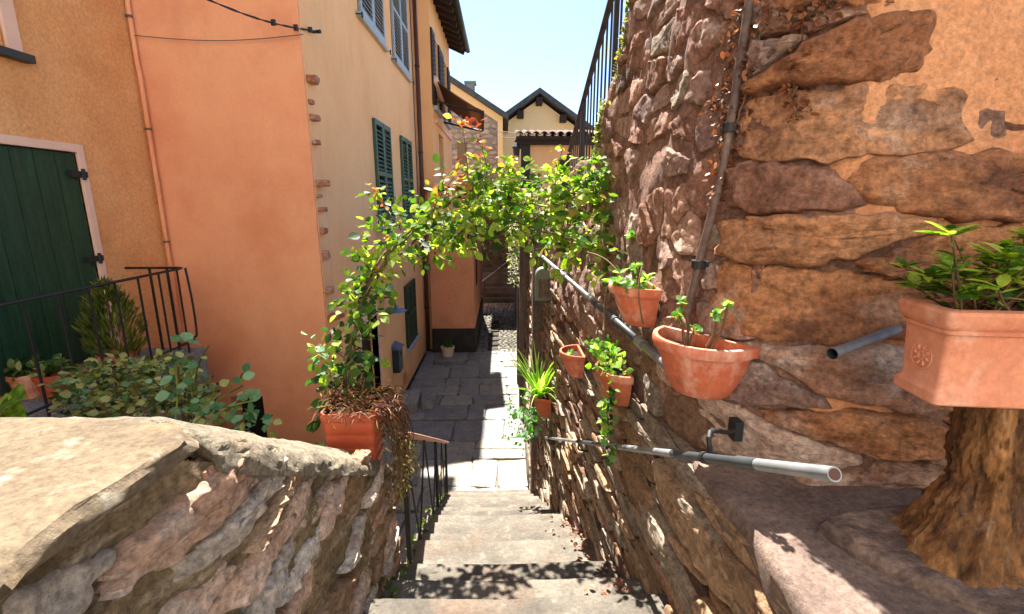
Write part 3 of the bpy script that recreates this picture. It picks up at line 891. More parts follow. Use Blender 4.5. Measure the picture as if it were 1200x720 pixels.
def shutter_pair(y0, y1, z0, z1, m, parent, X, lean=0.0):
    """two louvred leaves closing one window"""
    wl = (y1 - y0) / 2 - 0.006; h = z1 - z0
    for s in (0, 1):
        yy = y0 + s * ((y1 - y0) / 2) + 0.003
        mb = MB()
        st = 0.062
        mb.box(0, 0.04, 0, st, 0, h); mb.box(0, 0.04, wl - st, wl, 0, h)
        mb.box(0.001, 0.039, st, wl - st, 0, 0.09); mb.box(0.001, 0.039, st, wl - st, h - 0.08, h); mb.box(0.001, 0.039, st, wl - st, h * 0.48, h * 0.48 + 0.07)
        lf = mb.build('shutter', M[m], parent, bevel=0.003, seg=1, loc=Vector((X + 0.006, yy, z0)) - wloc(parent))
        key = (round(wl, 3), m)
        if key not in _slat:
            q = MB(); q.obox((0.02, wl / 2, 0), Vector((0.021, 0, -0.022)), (0, wl / 2 - st, 0), Vector((0.0035, 0, 0.0035)))
            _slat[key] = q.mesh('slat', M[m])
        z = 0.125
        while z < h - 0.1:
            if not (h * 0.48 - 0.03 < z < h * 0.48 + 0.10):
                link('slat', _slat[key], lf, (0, 0, z))
            z += 0.062
def wloc(o): return wmat(o).translation
for (a, b, c, d, m) in WINS:
    shutter_pair(a, b, c, d, m, ph, XW2)
    MB().box(XW2 - 0.15, XW2 - 0.13, a, b, c, d).build('window_pane', M['glass'], ph)
    MB().box(XW2 - 0.02, XW2 + 0.065, a - 0.09, b + 0.09, c - 0.075, c - 0.004).build('window_sill', M['greyframe'], ph, bevel=0.006)
    for yy in (a - 0.12, b + 0.12):
        mb = MB(); mb.tube([(XW2 - 0.01, yy, c - 0.05), (XW2 + 0.09, yy, c - 0.05)], 0.008, 6); mb.box(XW2 + 0.08, XW2 + 0.095, yy - 0.02, yy + 0.02, c - 0.1, c - 0.03)
        mb.build('shutter_catch', M['iron'], ph)
shutter_pair(*GW, 'greendoor', ph, XW2)
MB().box(XW2 - 0.15, XW2 - 0.13, *GW).build('window_pane', M['glass'], ph)
MB().box(XW2 - 0.02, XW2 + 0.08, GW[0] - 0.1, GW[1] + 0.1, GW[2] - 0.08, GW[2] - 0.004).build('window_sill', M['greyframe'], ph, bevel=0.006)
MB().box(XW2 - 0.155, XW2 - 0.12, *DOOR).build('door', M['browndoor'], ph)
fr = MB(); fr.box(XW2 - 0.1, XW2 + 0.03, DOOR[1], DOOR[1] + 0.09, 0.0, 2.14); fr.box(XW2 - 0.1, XW2 + 0.03, DOOR[0] - 0.09, DOOR[0], 0.0, 2.14); fr.box(XW2 - 0.1, XW2 + 0.028, DOOR[0], DOOR[1], 2.05, 2.14)
fr.build('door_frame', M['trim'], ph, bevel=0.006)
MB().box(XW2 - 0.155, XW2 - 0.13, *VENT).build('cellar_vent', M['dark'], ph)
# downpipe
dp = MB(); dp.tube([(XW2 + 0.07, 11.2, 0.1), (XW2 + 0.07, 11.2, 9.2)], 0.05, 12); dp.build('downpipe', M['downpipe'], ph, smooth=True)
for z in (1.2, 3.0, 4.8, 6.6):
    mb = MB(); mb.lathe([(0.05, -0.02), (0.058, -0.02), (0.058, 0.02), (0.05, 0.02)], (XW2 + 0.07, 11.2, z), 12); mb.build('pipe_clip', M['iron'], ph)
tp = MB(); tp.tube([(XW2 + 0.03, 10.85, 2.6), (XW2 + 0.03, 10.85, 8.8)], 0.014, 8); tp.build('thin_pipe', M['wire'], ph)
MB().box(XW2 - 0.02, XW2 + 0.02, 7.2, 11.1, 0.0, 0.09).build('plinth', M['shadestone'], ph, bevel=0.01)
# bricks left proud at the corner for a later wall
for (px, py, sx, sz, out) in ((377, 101, .17, .075, .09), (378, 142, .13, .06, .06), (381, 170, .15, .06, .05), (388, 216, .20, .075, .11), (386, 245, .12, .05, .07), (387, 270, .14, .06, .05),
                         (389, 297, .12, .10, .06), (392, 337, .13, .07, .07), (398, 366, .2, .06, .12), (379, 126, .1, .05, .03), (386, 230, .1, .04, .03)):
    p = P(px, py, X=XW2 + 0.03)
    yy = 5.04 + sx * 0.5
    mb = MB()
    S_ = lambda u, v, h, p=p, yy=yy: (XW2 + h, yy + u, p.z + v)
    stone(mb, [(-sx/2, -sz/2), (sx/2, -sz/2 + R(-.01, .01)), (sx/2, sz/2), (-sx/2, sz/2 + R(-.01, .01))], S_, out, 0.03, 16, ((1.0, 0.3), (0.98, 0.85), (0.8, 1.0), (0.4, 1.02)), 0.2, 0.05, 0.25, 1, 0.12)
    mb.build('corner_brick', M['brick'], ph, auto=45)
# slanting cable on the wall
a, b = Vector((XW2 + 0.012, 5.06, 2.0)), Vector((XW2 + 0.012, 6.0, 2.35))
mb = MB(); mb.tube([a, a.lerp(b, .5), b], 0.014, 6); mb.build('wall_cable', M['peach'], ph)

# letter box, lamp, blocks, pot along the peach house
lb = empty('letter_box', (XW2, 7.9, 0.72), 'dark blue letter box with bright lid on the peach wall', 'letter box')
MB().box(XW2 + 0.002, XW2 + 0.13, 7.78, 8.06, 0.78, 1.2).build('case', M['bluebox'], lb, bevel=0.012)
mb = MB(); mb.prism([Vector((XW2 + 0.002, 7.765, 1.203)), Vector((XW2 + 0.16, 7.765, 1.203)), Vector((XW2 + 0.16, 7.765, 1.22)), Vector((XW2 + 0.002, 7.765, 1.29))], (0, 0, 0), (0, 0.31, 0))
mb.build('lid', M['bluelid'], lb, bevel=0.006, fix=True)
MB().box(XW2 + 0.131, XW2 + 0.136, 7.83, 8.01, 1.09, 1.115).build('slot', M['dark'], lb)
lp = empty('wall_lamp', (XW2, 7.25, 2.1), 'blue enamel dish lamp on a curved arm on the peach wall', 'lamp')
mb = MB(); mb.tube(path([(XW2 - 0.01, 7.25, 2.14), (XW2 + 0.08, 7.25, 2.24), (XW2 + 0.2, 7.25, 2.22), (XW2 + 0.24, 7.25, 2.1)], 14), 0.011, 8); mb.build('arm', M['iron'], lp, smooth=True)
mb = MB(); mb.lathe([(0.0, 0.06), (0.03, 0.055), (0.04, 0.02), (0.17, -0.02), (0.175, -0.028), (0.165, -0.026), (0.035, 0.012), (0.0, 0.02)], (XW2 + 0.24, 7.25, 2.05), 28); mb.build('shade', M['bluelid'], lp, smooth=True)
mb = MB(); mb.lathe([(0.0, -0.05), (0.02, -0.045), (0.03, -0.02), (0.02, 0.01), (0.0, 0.015)], (XW2 + 0.24, 7.25, 2.05), 16); mb.build('bulb', M['creampot'], lp, smooth=True)
BL = [(-1.9, -1.56, 7.75, 8.5, 0.2, 'low grey stone block against the peach wall below the letter box'), (-1.52, -1.27, 7.95, 8.55, 0.16, 'squat mossy stone block standing free beside the low grey block'),
      (-1.66, -0.86, 10.35, 11.0, 0.13, 'flat stone step under the cream pot before the salmon wall')]
for (x0, x1, y0, y1, h, lab) in BL:
    mb = MB(); stone(mb, [(x0, y0), (x1, y0 + .02), (x1 - .02, y1), (x0, y1 - .02)], flat(-0.01), h, 0.05, 26, ((1.0, 0.0), (0.99, 0.85), (0.94, 0.98), (0.6, 1.0), (0.3, 1.0)), 0.04, 0.02, 0.05, 1, 0.12)
    tag(mb.build('stone_block', M['flag'], None, auto=45), lab, 'stone block')
cp = empty('flower_pot', (-1.33, 10.68, 0.125), 'small cream pot with a dark plant before the salmon wall', 'flower pot')
mb = MB(); mb.lathe([(0.0, 0.0), (0.12, 0.0), (0.15, 0.2), (0.165, 0.205), (0.165, 0.24), (0.14, 0.24), (0.13, 0.2), (0, 0.2)], (-1.33, 10.68, 0.125), 24); mb.build('pot', M['creampot'], cp, auto=40)
fo = Foliage()
for k in range(90):
    d = rvec(); d.z = abs(d.z) + 0.3
    fo.add(Vector((-1.33, 10.68, 0.33)) + Vector((R(-.1, .1), R(-.1, .1), R(0, .15))), d, R(0.07, 0.13), M['lfdark'], 'narrow')
fo.build(cp, 0)

# salmon one-storey block across the end of the court
sl = empty('salmon_outbuilding', (-1.3, 11.3, 0), 'low salmon plastered building with grey plinth closing the court', 'building')
MB().box(XW2 + 0.14, -0.72, 11.32, 15.5, 0.62, 3.95).build('wall', M['salmon'], sl, bevel=0.02)
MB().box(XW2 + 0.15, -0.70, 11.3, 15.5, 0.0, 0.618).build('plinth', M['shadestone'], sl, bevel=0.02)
MB().box(-0.718, -0.70, 12.0, 12.5, 1.6, 3.3).build('window', M['browndoor'], sl)
mb = MB(); mb.box(XW2 + 0.1, -0.62, 11.22, 15.5, 3.953, 4.05); mb.build('roof_slab', M['tile'], sl, bevel=0.02)

# dark-eaved house farther along, with shutters and an awning
eh = empty('eaved_house', (-1.8, 12.0, 0), 'peach house under a deep dark eave with brown shutters and striped awning', 'house')
XE = -1.62
ew = holed_wall((XE, 11.54, 0.0), (0, 1, 0), (0, 0, 1), (1, 0, 0), 4.0, 8.3, [(0.25, 1.25, 5.9, 7.5), (2.2, 3.2, 5.9, 7.5), (1.0, 1.9, 4.3, 5.4)], 0.15)
ew.build('wall', M['peach'], eh)
MB().box(XE - 3.6, XE - 0.31, 11.54, 15.5, 0, 8.3).build('rear_body', M['peach'], eh)
for (a, b) in ((11.79, 12.79), (13.74, 14.74)):
    MB().box(XE - 0.14, XE - 0.12, a, b, 5.9, 7.5).build('window_pane', M['glass'], eh)
    for s in (-1, 1):      # leaves folded open against the wall
        yy = a - 0.5 if s < 0 else b
        if yy < 11.5: yy = 11.56
        mb = MB(); mb.box(XE + 0.006, XE + 0.045, yy, yy + 0.5, 5.9, 7.5); lf = mb.build('shutter', M['browndoor'], eh, bevel=0.004)
        for k in range(14):
            q = MB(); q.box(XE + 0.045, XE + 0.06, yy + 0.06, yy + 0.44, 6.0 + k * 0.1, 6.06 + k * 0.1); q.build('slat', M['browndoor'], lf)
    MB().box(XE - 0.02, XE + 0.09, a - 0.1, b + 0.1, 5.8, 5.896).build('window_sill', M['greyframe'], eh)
MB().box(XE - 0.14, XE - 0.12, 12.54, 13.44, 4.3, 5.4).build('window_pane', M['dark'], eh)
MB().box(XE + 0.003, XE + 0.05, 11.9, 15.4, 5.55, 5.64).build('string_course', M['trim'], eh)
# roof: boards, rafters, gutter
mb = MB(); mb.prism([Vector((-1.12, 11.3, 8.16)), Vector((-1.12, 11.3, 8.24)), Vector((-5.2, 11.3, 10.0)), Vector((-5.2, 11.3, 9.92))], (0, 0, 0), (0, 4.4, 0))
rf = mb.build('roof', M['eave'], eh, fix=True)
for k in range(10):
    yy = 11.4 + k * 0.46
    mb = MB(); mb.bar((-1.16, yy, 8.10), (-2.0, yy, 8.46), 0.09, 0.12); mb.build('rafter', M['eave'], rf)
mb = MB(); mb.tube([(-1.06, 11.3, 8.2), (-1.06, 15.7, 8.2)], 0.07, 10); mb.build('gutter', M['gutter'], rf, smooth=True)
# awning: canvas on two arms
A0, A1 = P(509, 93, X=XE + 0.06), P(520, 122, X=XE + 0.06)
B0, B1 = P(566, 131, Y=A0.y), P(566, 153, Y=A1.y)
n = 14; vs = []; fs = []
for i in range(n + 1):
    for j in range(7):
        p = A0.lerp(A1, i / n).lerp(B0.lerp(B1, i / n), j / 6); p.z -= 0.06 * math.sin(math.pi * j / 6)
        vs.append(p)
for i in range(n):
    for j in range(6): fs.append((i*7+j, (i+1)*7+j, (i+1)*7+j+1, i*7+j+1))
mb = MB(); mb.add(vs, fs); aw = mb.build('awning', M['awning'], eh, smooth=True)
sm = aw.modifiers.new('thick', 'SOLIDIFY'); sm.thickness = 0.02
mb = MB(); mb.tube([A0, A1], 0.09, 12); mb.build('roller', M['trim'], aw, smooth=True)
mb = MB(); mb.tube([B0, B1], 0.03, 8); mb.build('front_bar', M['iron'], aw)
for a_, b_ in ((A0, B0), (A1, B1)):
    mb = MB(); mb.tube([a_ + Vector((-0.02, 0.05, -0.45)), b_ + Vector((-0.02, 0, -0.02))], 0.025, 6); mb.build('arm', M['iron'], aw)

# ================================================================== FAR BUILDINGS
# stone house with a plastered gable edge
st = empty('stone_house', (-1.2, 21, 0), 'grey stone house with cream edge strip and falling roofline behind the awning', 'house')
SX0, SX1, SY = -4.2, -0.02, 20.5
def s_top(x): return 7.1 + (SX1 - x) * 0.62
poly = [Vector((SX0, SY, 0)), Vector((SX1, SY, 0)), Vector((SX1, SY, s_top(SX1))), Vector((SX0, SY, s_top(SX0)))]
mb = MB(); mb.prism(poly, (0, 0, 0), (0, 4, 0)); mb.build('wall', M['farstone'], st, fix=True)
sp = StonePile()
for c in cells(row_seeds(-2.6, -0.24, 3.8, 8.4, (0.16, 0.24), (0.25, 0.6)), -2.6, -0.24, 3.8, 8.4, 2.2):
    cx = sum(p[0] for p in c) / len(c); cv = sum(p[1] for p in c) / len(c)
    if cv > s_top(cx) - 0.4: continue
    c = inset(c, 0.014)
    if len(c) < 3: continue
    mb = MB(); ctr = stone(mb, c, lambda u, v, h: (u, SY - h, v), 0.04, 0.03, 8, ((1.0, 0.4), (0.8, 1.0)), 0.3, 0.08, 0.4)
    sp.put(mb, M['farstone'], ctr, abs(parea(c)))
sp.build(st, 150)
mb = MB()
for (x0, x1) in ((-0.22, SX1 + 0.01),):
    mb.prism([Vector((x0, SY - 0.03, 0)), Vector((x1, SY - 0.03, 0)), Vector((x1, SY - 0.03, s_top(x1))), Vector((x0, SY - 0.03, s_top(x0)))], (0, 0, 0), (0, 0.1, 0))
mb.build('corner_strip', M['cream'], st, fix=True)
mb = MB(); mb.prism([Vector((SX0, SY - 0.03, s_top(SX0) - 0.3)), Vector((-0.22, SY - 0.03, s_top(-0.22) - 0.3)), Vector((-0.22, SY - 0.03, s_top(-0.22))), Vector((SX0, SY - 0.03, s_top(SX0)))], (0, 0, 0), (0, 0.1, 0))
mb.build('gable_strip', M['cream'], st, fix=True)
mb = MB(); mb.prism([Vector((SX0, 0, s_top(SX0))), Vector((SX1 + 0.25, 0, s_top(SX1 + 0.25))), Vector((SX1 + 0.25, 0, s_top(SX1 + 0.25) + 0.22)), Vector((SX0, 0, s_top(SX0) + 0.22))], (0, SY - 0.35, 0), (0, SY + 4.2, 0))
rf = mb.build('roof', M['slate'], st, fix=True)
mb = MB(); mb.box(-1.55, -1.2, SY + 0.8, SY + 1.3, s_top(-1.4), s_top(-1.4) + 0.62); mb.box(-1.62, -1.13, SY + 0.75, SY + 1.35, s_top(-1.4) + 0.622, s_top(-1.4) + 0.7)
mb.build('chimney', M['farstone'], rf)
MB().box(-1.9, -1.5, SY - 0.06, SY - 0.045, 5.2, 6.1).build('window', M['glass'], st)

# cream gabled house
gh = empty('gabled_house', (2, 24, 0), 'cream gabled house with dark roof and beam ends at the end of the alley', 'house')
GY = 24.0; AX, AZ = 1.72, 8.6
LX, LZ = -0.25, 7.3; RX, RZ = 4.75, 6.6
poly = [Vector((LX + .2, GY, 0)), Vector((RX - .2, GY, 0)), Vector((RX - .2, GY, RZ - .05)), Vector((AX, GY, AZ - .1)), Vector((LX + .2, GY, LZ - .0))]
mb = MB(); mb.prism(poly, (0, 0, 0), (0, 6, 0)); mb.build('wall', M['cream'], gh, fix=True)
for (x0, z0, x1, z1) in ((LX - 0.2, LZ - 0.1, AX, AZ + 0.05), (AX, AZ + 0.05, RX + 0.2, RZ - 0.1)):
    mb = MB(); mb.prism([Vector((x0, 0, z0)), Vector((x1, 0, z1)), Vector((x1, 0, z1 + 0.24)), Vector((x0, 0, z0 + 0.24))], (0, GY - 0.6, 0), (0, GY + 6.2, 0))
    mb.build('roof', M['slate'], gh, fix=True)
for (t, sd) in ((0.0, 0), (0.45, -1), (0.9, -1), (0.38, 1), (0.72, 1)):
    x = AX + (LX - AX) * t if sd <= 0 else AX + (RX - AX) * t
    z = AZ + (LZ - AZ) * t if sd <= 0 else AZ + (RZ - AZ) * t
    MB().box(x - 0.15, x + 0.15, GY - 0.5, GY + 0.1, z - 0.42, z - 0.1).build('beam_end', M['eave'], gh, bevel=0.02)
mb = MB(); mb.tube([(LX + 0.1, GY - 0.1, LZ), (LX + 0.1, GY - 0.1, 3)], 0.05, 8); mb.build('downpipe', M['gutter'], gh)
MB().box(LX + 0.2, AX - 0.2, GY - 0.08, GY - 0.002, 5.35, 5.45).build('string_course', M['cream'], gh)

# small ochre shed with a row of round tiles
sh = empty('tiled_shed', (1.7, 17, 0), 'small apricot shed with dark posts and a row of curved roof tiles', 'shed')
SHY = 17.0
MB().box(0.95, 3.4, SHY, SHY + 2.4, 0, 5.75).build('wall', M['peach'], sh)
MB().box(0.62, 0.93, SHY - 0.15, SHY + 0.1, 3.0, 5.75).build('corner_post', M['iron'], sh, bevel=0.01)
MB().box(0.45, 3.5, SHY - 0.42, SHY + 2.6, 5.755, 5.86).build('roof_board', M['eave'], sh)
MB().box(0.4, 3.5, SHY - 0.3, SHY - 0.16, 5.6, 5.752).build('fascia_beam', M['eave'], sh)
for k in range(11):
    x = 0.55 + k * 0.275
    mb = MB()
    n = 8
    vs = []
    for yy, rr in ((SHY - 0.5, 0.125), (SHY + 2.6, 0.115)):
        for j in range(n + 1):
            a = math.pi * j / n
            for r2 in (rr, rr - 0.02):
                vs.append((x + r2 * math.cos(a), yy, 5.88 + (0 if yy < SHY else 0.5) + r2 * math.sin(a)))
    m = 2 * (n + 1); fs = []
    for j in range(n):
        fs += [(2*j, 2*j+2, m+2*j+2, m+2*j), (2*j+1, m+2*j+1, m+2*j+3, 2*j+3), (2*j, 2*j+1, 2*j+3, 2*j+2)]
    mb.add(vs, fs); mb.build('roof_tile', M['tile'], sh, smooth=False)
    mb = MB(); mb.lathe([(0.10, 0), (0.12, 0)], (0, 0, 0), 4)
    if k < 10:
        mb = MB(); vs = []
        for yy in (SHY - 0.46, SHY + 0.3):
            for j in range(n + 1):
                a = math.pi + math.pi * j / n
                vs.append((x + 0.1375 + 0.12 * math.cos(a), yy, 5.98 + 0.12 * math.sin(a)))
        mb.add(vs, [(j, j + 1, n + 2 + j, n + 1 + j) for j in range(n)]); mb.build('under_tile', M['tile'], sh)
lt = empty('shed_lantern', (0.5, SHY - 0.45, 5.35), 'black lantern hung under the tiled shed roof', 'lantern')
mb = MB(); mb.lathe([(0.0, 0.3), (0.05, 0.28), (0.16, 0.16), (0.16, 0.13), (0.12, 0.13), (0.09, -0.18), (0.0, -0.2)], (0.45, SHY - 0.42, 5.35), 6); mb.build('lantern_body', M['iron'], lt)
mb = MB(); mb.tube([(0.45, SHY - 0.42, 5.62), (0.45, SHY - 0.36, 5.76)], 0.015, 6); mb.build('bracket', M['iron'], lt)

# thin lines between the far houses
for (a, b, wh) in ((P(575, 150, Y=20.3), P(612, 156, Y=16.8), 'upper'), (P(575, 157, Y=20.3), P(608, 162, Y=16.8), 'lower')):
    mb = MB(); mb.tube([a.lerp(b, t / 8) - Vector((0, 0, 0.06 * math.sin(math.pi * t / 8))) for t in range(9)], 0.012, 5)
    tag(mb.build('washing_line', M['wire']), wh + ' of two thin lines strung from the stone house to the tiled shed', 'line', 'lines strung to the tiled shed')

# terrace wall closing the lane, with a handrail and a stepped flank
tw = empty('terrace_wall', (-0.3, 19.7, 0), 'dark rubble terrace wall with a coping closing the cobbled lane', 'wall')
TY = 19.75
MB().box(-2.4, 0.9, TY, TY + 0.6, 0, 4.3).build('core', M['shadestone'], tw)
MB().box(-2.4, 1.0, TY - 0.12, TY + 0.66, 4.303, 4.42).build('coping', M['farstone'], tw, bevel=0.02)
sp = StonePile()
for c in cells(row_seeds(-0.95, 0.85, 0.6, 4.3, (0.12, 0.22), (0.2, 0.5)), -0.95, 0.85, 0.6, 4.3, 2.0):
    c = inset(c, 0.014)
    if len(c) < 3: continue
    mb = MB(); ctr = stone(mb, c, lambda u, v, h: (u, TY - h, v), 0.06, 0.03, 8, ((1.0, 0.4), (0.8, 1.0)), 0.3, 0.08, 0.4)
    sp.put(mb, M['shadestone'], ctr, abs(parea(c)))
sp.build(tw, 150)
MB().box(-0.72, 0.75, 16.0, 19.6, 4.1, 4.34).build('passage_roof', M['shadestone'], tw, bevel=0.02)
hr = empty('lane_handrail', (-0.2, 19, 0.8), 'thin iron handrail over the steps at the end of the lane', 'handrail')
mb = MB(); mb.tube([(-0.84, 17.6, 0.75), (0.5, 19.5, 1.55)], 0.02, 8); mb.build('rail', M['railgrey'], hr, smooth=True)
for t in (0.08, 0.5, 0.94):
    p = Vector((-0.84, 17.6, 0.75)).lerp(Vector((0.5, 19.5, 1.55)), t)
    mb = MB(); mb.tube([p, (p.x, p.y, max(0.0, (math.floor((p.y - 17.3) / 0.33) + 1) * 0.15 - 0.05))], 0.015, 6); mb.build('post', M['iron'], hr)

# ================================================================== RIGHT: RETAINING WALL
def polyline(pts):
    pts = [Vector((a, b, 0)) for a, b in pts]
    L = [0.0]
    for i in range(1, len(pts)): L.append(L[-1] + (pts[i] - pts[i-1]).length)
    def at(u):
        u = max(0.0, min(L[-1], u))
        i = 0
        while i < len(L) - 2 and L[i+1] < u: i += 1
        return pts[i].lerp(pts[i+1], (u - L[i]) / (L[i+1] - L[i]))
    def sm(u):
        return (at(u - 0.09) + at(u) * 2 + at(u + 0.09)) / 4
    def nrm(u):
        t = (sm(min(L[-1], u + 0.04)) - sm(max(0, u - 0.04)))
        if t.length < 1e-6: t = Vector((0, -1, 0))
        t.normalize()
        return Vector((t.y, -t.x, 0))
    return sm, nrm, L
FAR = [(0.47, 17.2), (0.45, 9.5), (0.43, 5.4), (0.50, 3.0), (0.555, 1.55)]
UP_at, UP_n, UPL = polyline(FAR + [(0.60, 1.40), (0.69, 1.25), (0.84, 1.13), (1.3, 1.07), (2.7, 1.0)])
LO_at, LO_n, LOL = polyline(FAR + [(0.575, 1.1), (0.60, 0.5), (0.63, -0.9)])
U_COR = UPL[4]          # where the wall starts to turn
def S_up(u, z, h):
    p, n = UP_at(u), UP_n(u)
    b = (0.06 + 0.07 * max(0.0, min(1.0, (u - U_COR + 0.1) / 0.4))) * max(0, z - 3.2) - 0.02 * max(0, 3.2 - z)
    w = (0.035 + 0.03 * max(0.0, min(1.0, (u - U_COR - 0.1) / 0.3))) * fbm(Vector((u * 1.0, z * 1.3, 3)), 1.1, 3)
    q = p - n * b + n * (h + w)
    return (q.x, q.y, z)
def S_lo(u, z, h):
    p, n = LO_at(u), LO_n(u)
    w = 0.02 * fbm(Vector((u * 1.0, z * 1.3, 9)), 1.1, 2) - 0.03 * (z - 2.9)
    q = p + n * (h + w)
    return (q.x, q.y, z)
TOPS = [(-9, 6.3), (2.1, 6.2), (2.25, 5.4), (2.33, 4.95), (2.42, 4.6), (2.55, 4.35), (2.7, 4.15), (2.8, 4.02), (3.3, 3.95), (6.0, 3.75), (9.5, 3.65), (9.6, 3.9), (17.5, 4.2)]
def top_z(y):
    for (a, b), (c, d) in zip(TOPS, TOPS[1:]):
        if y <= c: return b + (d - b) * max(0, (y - a)) / (c - a)
    return TOPS[-1][1]
def top_u(u): return top_z(UP_at(u).y) + 0.06 * nz(u * 3, 0, 0)
ZL = 2.93
def on_wall(px, py, h=0.0, S=None, at=None, LL=None):
    """where the sight line of a pixel meets the wall standing off by h"""
    S = S or S_up; at = at or UP_at; LL = LL or UPL
    d = CAMROT @ Vector(((px - 600.0) / FPX, (360.0 - py) / FPX, -1.0))
    best = None
    u = LL[1]
    while u < LL[-1]:
        y = at(u).y
        if y > 0.2:
            for _ in range(3):
                t = y / d.y; q = Vector(S(u, EYE.z + d.z * t, h)); y = q.y
            e = abs(EYE.x + d.x * q.y / d.y - q.x)
            if best is None or e < best[0]: best = (e, q, u)
        u += 0.01
    return best[1], best[2]
rw = empty('retaining_wall', (0.6, 3, 0), 'tall red-brown rubble retaining wall along the right of the stairs', 'wall')
us = frange(0, 7.7, 0.25) + frange(7.75, U_COR - 0.3, 0.05)[0:] + frange(U_COR - 0.28, UPL[-1], 0.022)
sheet(S_up, us, lambda u: ZL - 0.06, top_u, 64, 0.018, 9, cap=0.9).build('mortar', M['m_red'], rw, smooth=True)
# ochre render on the face that turns towards the stairs head
us2 = frange(U_COR + 0.42, UPL[-1], 0.018)
def S_och(u, z, h):
    t = min(1.0, (u - U_COR - 0.42) / 0.12)
    return S_up(u, z, h - 0.03 * (1 - t) + 0.002 + 0.016 * max(0.0, min(1.0, (z - 3.7) / 0.25)))
sheet(S_och, us2, lambda u: ZL - 0.05, top_u, 90, 0.014, 7, seed=4).build('render_coat', M['m_och'], rw, smooth=True)
us = frange(0, 7.7, 0.3) + frange(7.75, LOL[-1], 0.05)
sheet(S_lo, us, lambda u: -0.1, lambda u: ZL + 0.0, 60, 0.02, 9).build('joint_bed', M['m_dark'], rw, smooth=True)

sp = StonePile()
U95 = UPL[1]
# lower wall: thin schist in courses
for (u0, u1, hr_, lr_) in ((U95 + 3.6, LOL[-1] - 0.2, (0.018, 0.055), (0.10, 0.46)), (U95, U95 + 3.6, (0.05, 0.11), (0.14, 0.4))):
    for c in cells(row_seeds(u0, u1, -0.05, ZL, hr_, lr_, 0.35), u0, u1, -0.05, ZL, 5.0):
        cu = sum(p[0] for p in c) / len(c); cv = sum(p[1] for p in c) / len(c)
        yy = LO_at(cu).y
        if cv < stair_z(yy) - 0.2: continue
        if yy < 0.2: continue
        c = inset(c, R(0.001, 0.0045))
        if len(c) < 3: continue
        H = R(0.004, 0.026) if R(0, 1) < 0.85 else R(0.026, 0.045)
        mb, ctr = auto_stone(c, S_lo, H, 0.05, SHARP, 0.18, 0.05, 0.35, 1, 0.07, 0.003, 0.004)
        m = random.choices(['s_grey', 's_tan', 's_brn', 's_red', 's_pur'], [5, 5, 2.5, 1, 1.2])[0]
        sp.put(mb, M[m], ctr, abs(parea(c)))
# a few big rough blocks at the head of the lower wall
# upper wall along the stairs: larger rubble in mortar
for (u0, u1, hr_, lr_, asp) in ((U95, U_COR - 1.6, (0.07, 0.17), (0.1, 0.3), 1.6), (U_COR - 1.6, U_COR + 0.36, (0.05, 0.22), (0.08, 0.36), 1.4)):
    for c in cells(row_seeds(u0, u1, ZL, 6.2, hr_, lr_, 0.45), u0, u1, ZL, 6.2, asp):
        cu = sum(p[0] for p in c) / len(c); cv = sum(p[1] for p in c) / len(c)
        if cv > top_u(cu) - 0.09: continue
        k = R(0, 1)
        if k < 0.07: continue
        c = inset(c, R(0.004, 0.03))
        if len(c) < 3 or abs(parea(c)) < 0.0012: continue
        mb, ctr = auto_stone(c, S_up, R(0.004, 0.021), 0.05, ROUND if R(0, 1) < 0.25 else SHARP, 0.5, 0.13, 0.8, 1, 0.10, 0.005, 0.007)
        m = random.choices(['s_pur', 's_red', 's_grey', 's_och2', 's_brn'], [5, 4, 2, 1, 1])[0]
        sp.put(mb, M[m], ctr, abs(parea(c)))
# the corner and the face towards the head of the stairs: long courses, worn round
for c in cells(row_seeds(U_COR + 0.2, UPL[-1], ZL, 5.4, (0.055, 0.18), (0.22, 0.8), 0.4), U_COR + 0.2, UPL[-1] - 0.05, ZL, 5.4, 4.6):
    cu = sum(p[0] for p in c) / len(c); cv = sum(p[1] for p in c) / len(c)
    low = cv < 3.8 or cu < U_COR + 0.6
    c = inset(c, R(0.0015, 0.006))
    if len(c) < 3: continue
    mb, ctr = auto_stone(c, S_up, (R(0.018, 0.055) if low else R(0.004, 0.014)), 0.04, ROUND if R(0, 1) < 0.7 else SHARP, 0.5, 0.09, 0.6, 1, 0.12, 0.008, 0.009)
    m = random.choices(['s_och', 's_och2'], [6, 1.6 if low else 0.0])[0] if cu > U_COR + 0.4 else random.choices(['s_och2', 's_red', 's_pur', 's_och'], [3, 1, 2, 3])[0]
    sp.put(mb, M[m], ctr, abs(parea(c)))
sp.build(rw, 300)

# ledge on the lower wall
lg = MB(); vs = []; nu, nv = 60, 44
for i in range(nu + 1):
    for j in range(nv + 1):
        yy = -0.8 + (1.25 + 0.8) * i / nu
        xe = 0.575 - 0.02 + (0.0 if yy > 1.1 else (1.1 - yy) * 0.035) + 0.012 * nz(yy * 9, 0, 2)
        xx = xe + (2.6 - xe) * (j / nv) ** 1.5
        z = 2.965 + 0.014 * fbm(Vector((xx, yy, 0)), 4, 4) - 0.05 * max(0, 0.9 - yy) + 0.05 * max(0, xx - 0.8)
        if j == 0: z -= 0.03
        vs.append((xx, yy, z))
fs = [(i*(nv+1)+j, i*(nv+1)+j+1, (i+1)*(nv+1)+j+1, (i+1)*(nv+1)+j) for i in range(nu) for j in range(nv)]
k0 = len(vs)
for i in range(nu + 1): vs.append((vs[i*(nv+1)][0] + 0.02, vs[i*(nv+1)][1], 2.80))
fs += [(k0+i, i*(nv+1), (i+1)*(nv+1), k0+i+1) for i in range(nu)]
lg.add(vs, fs); lg.build('ledge', M['ledge'], rw, smooth=True)
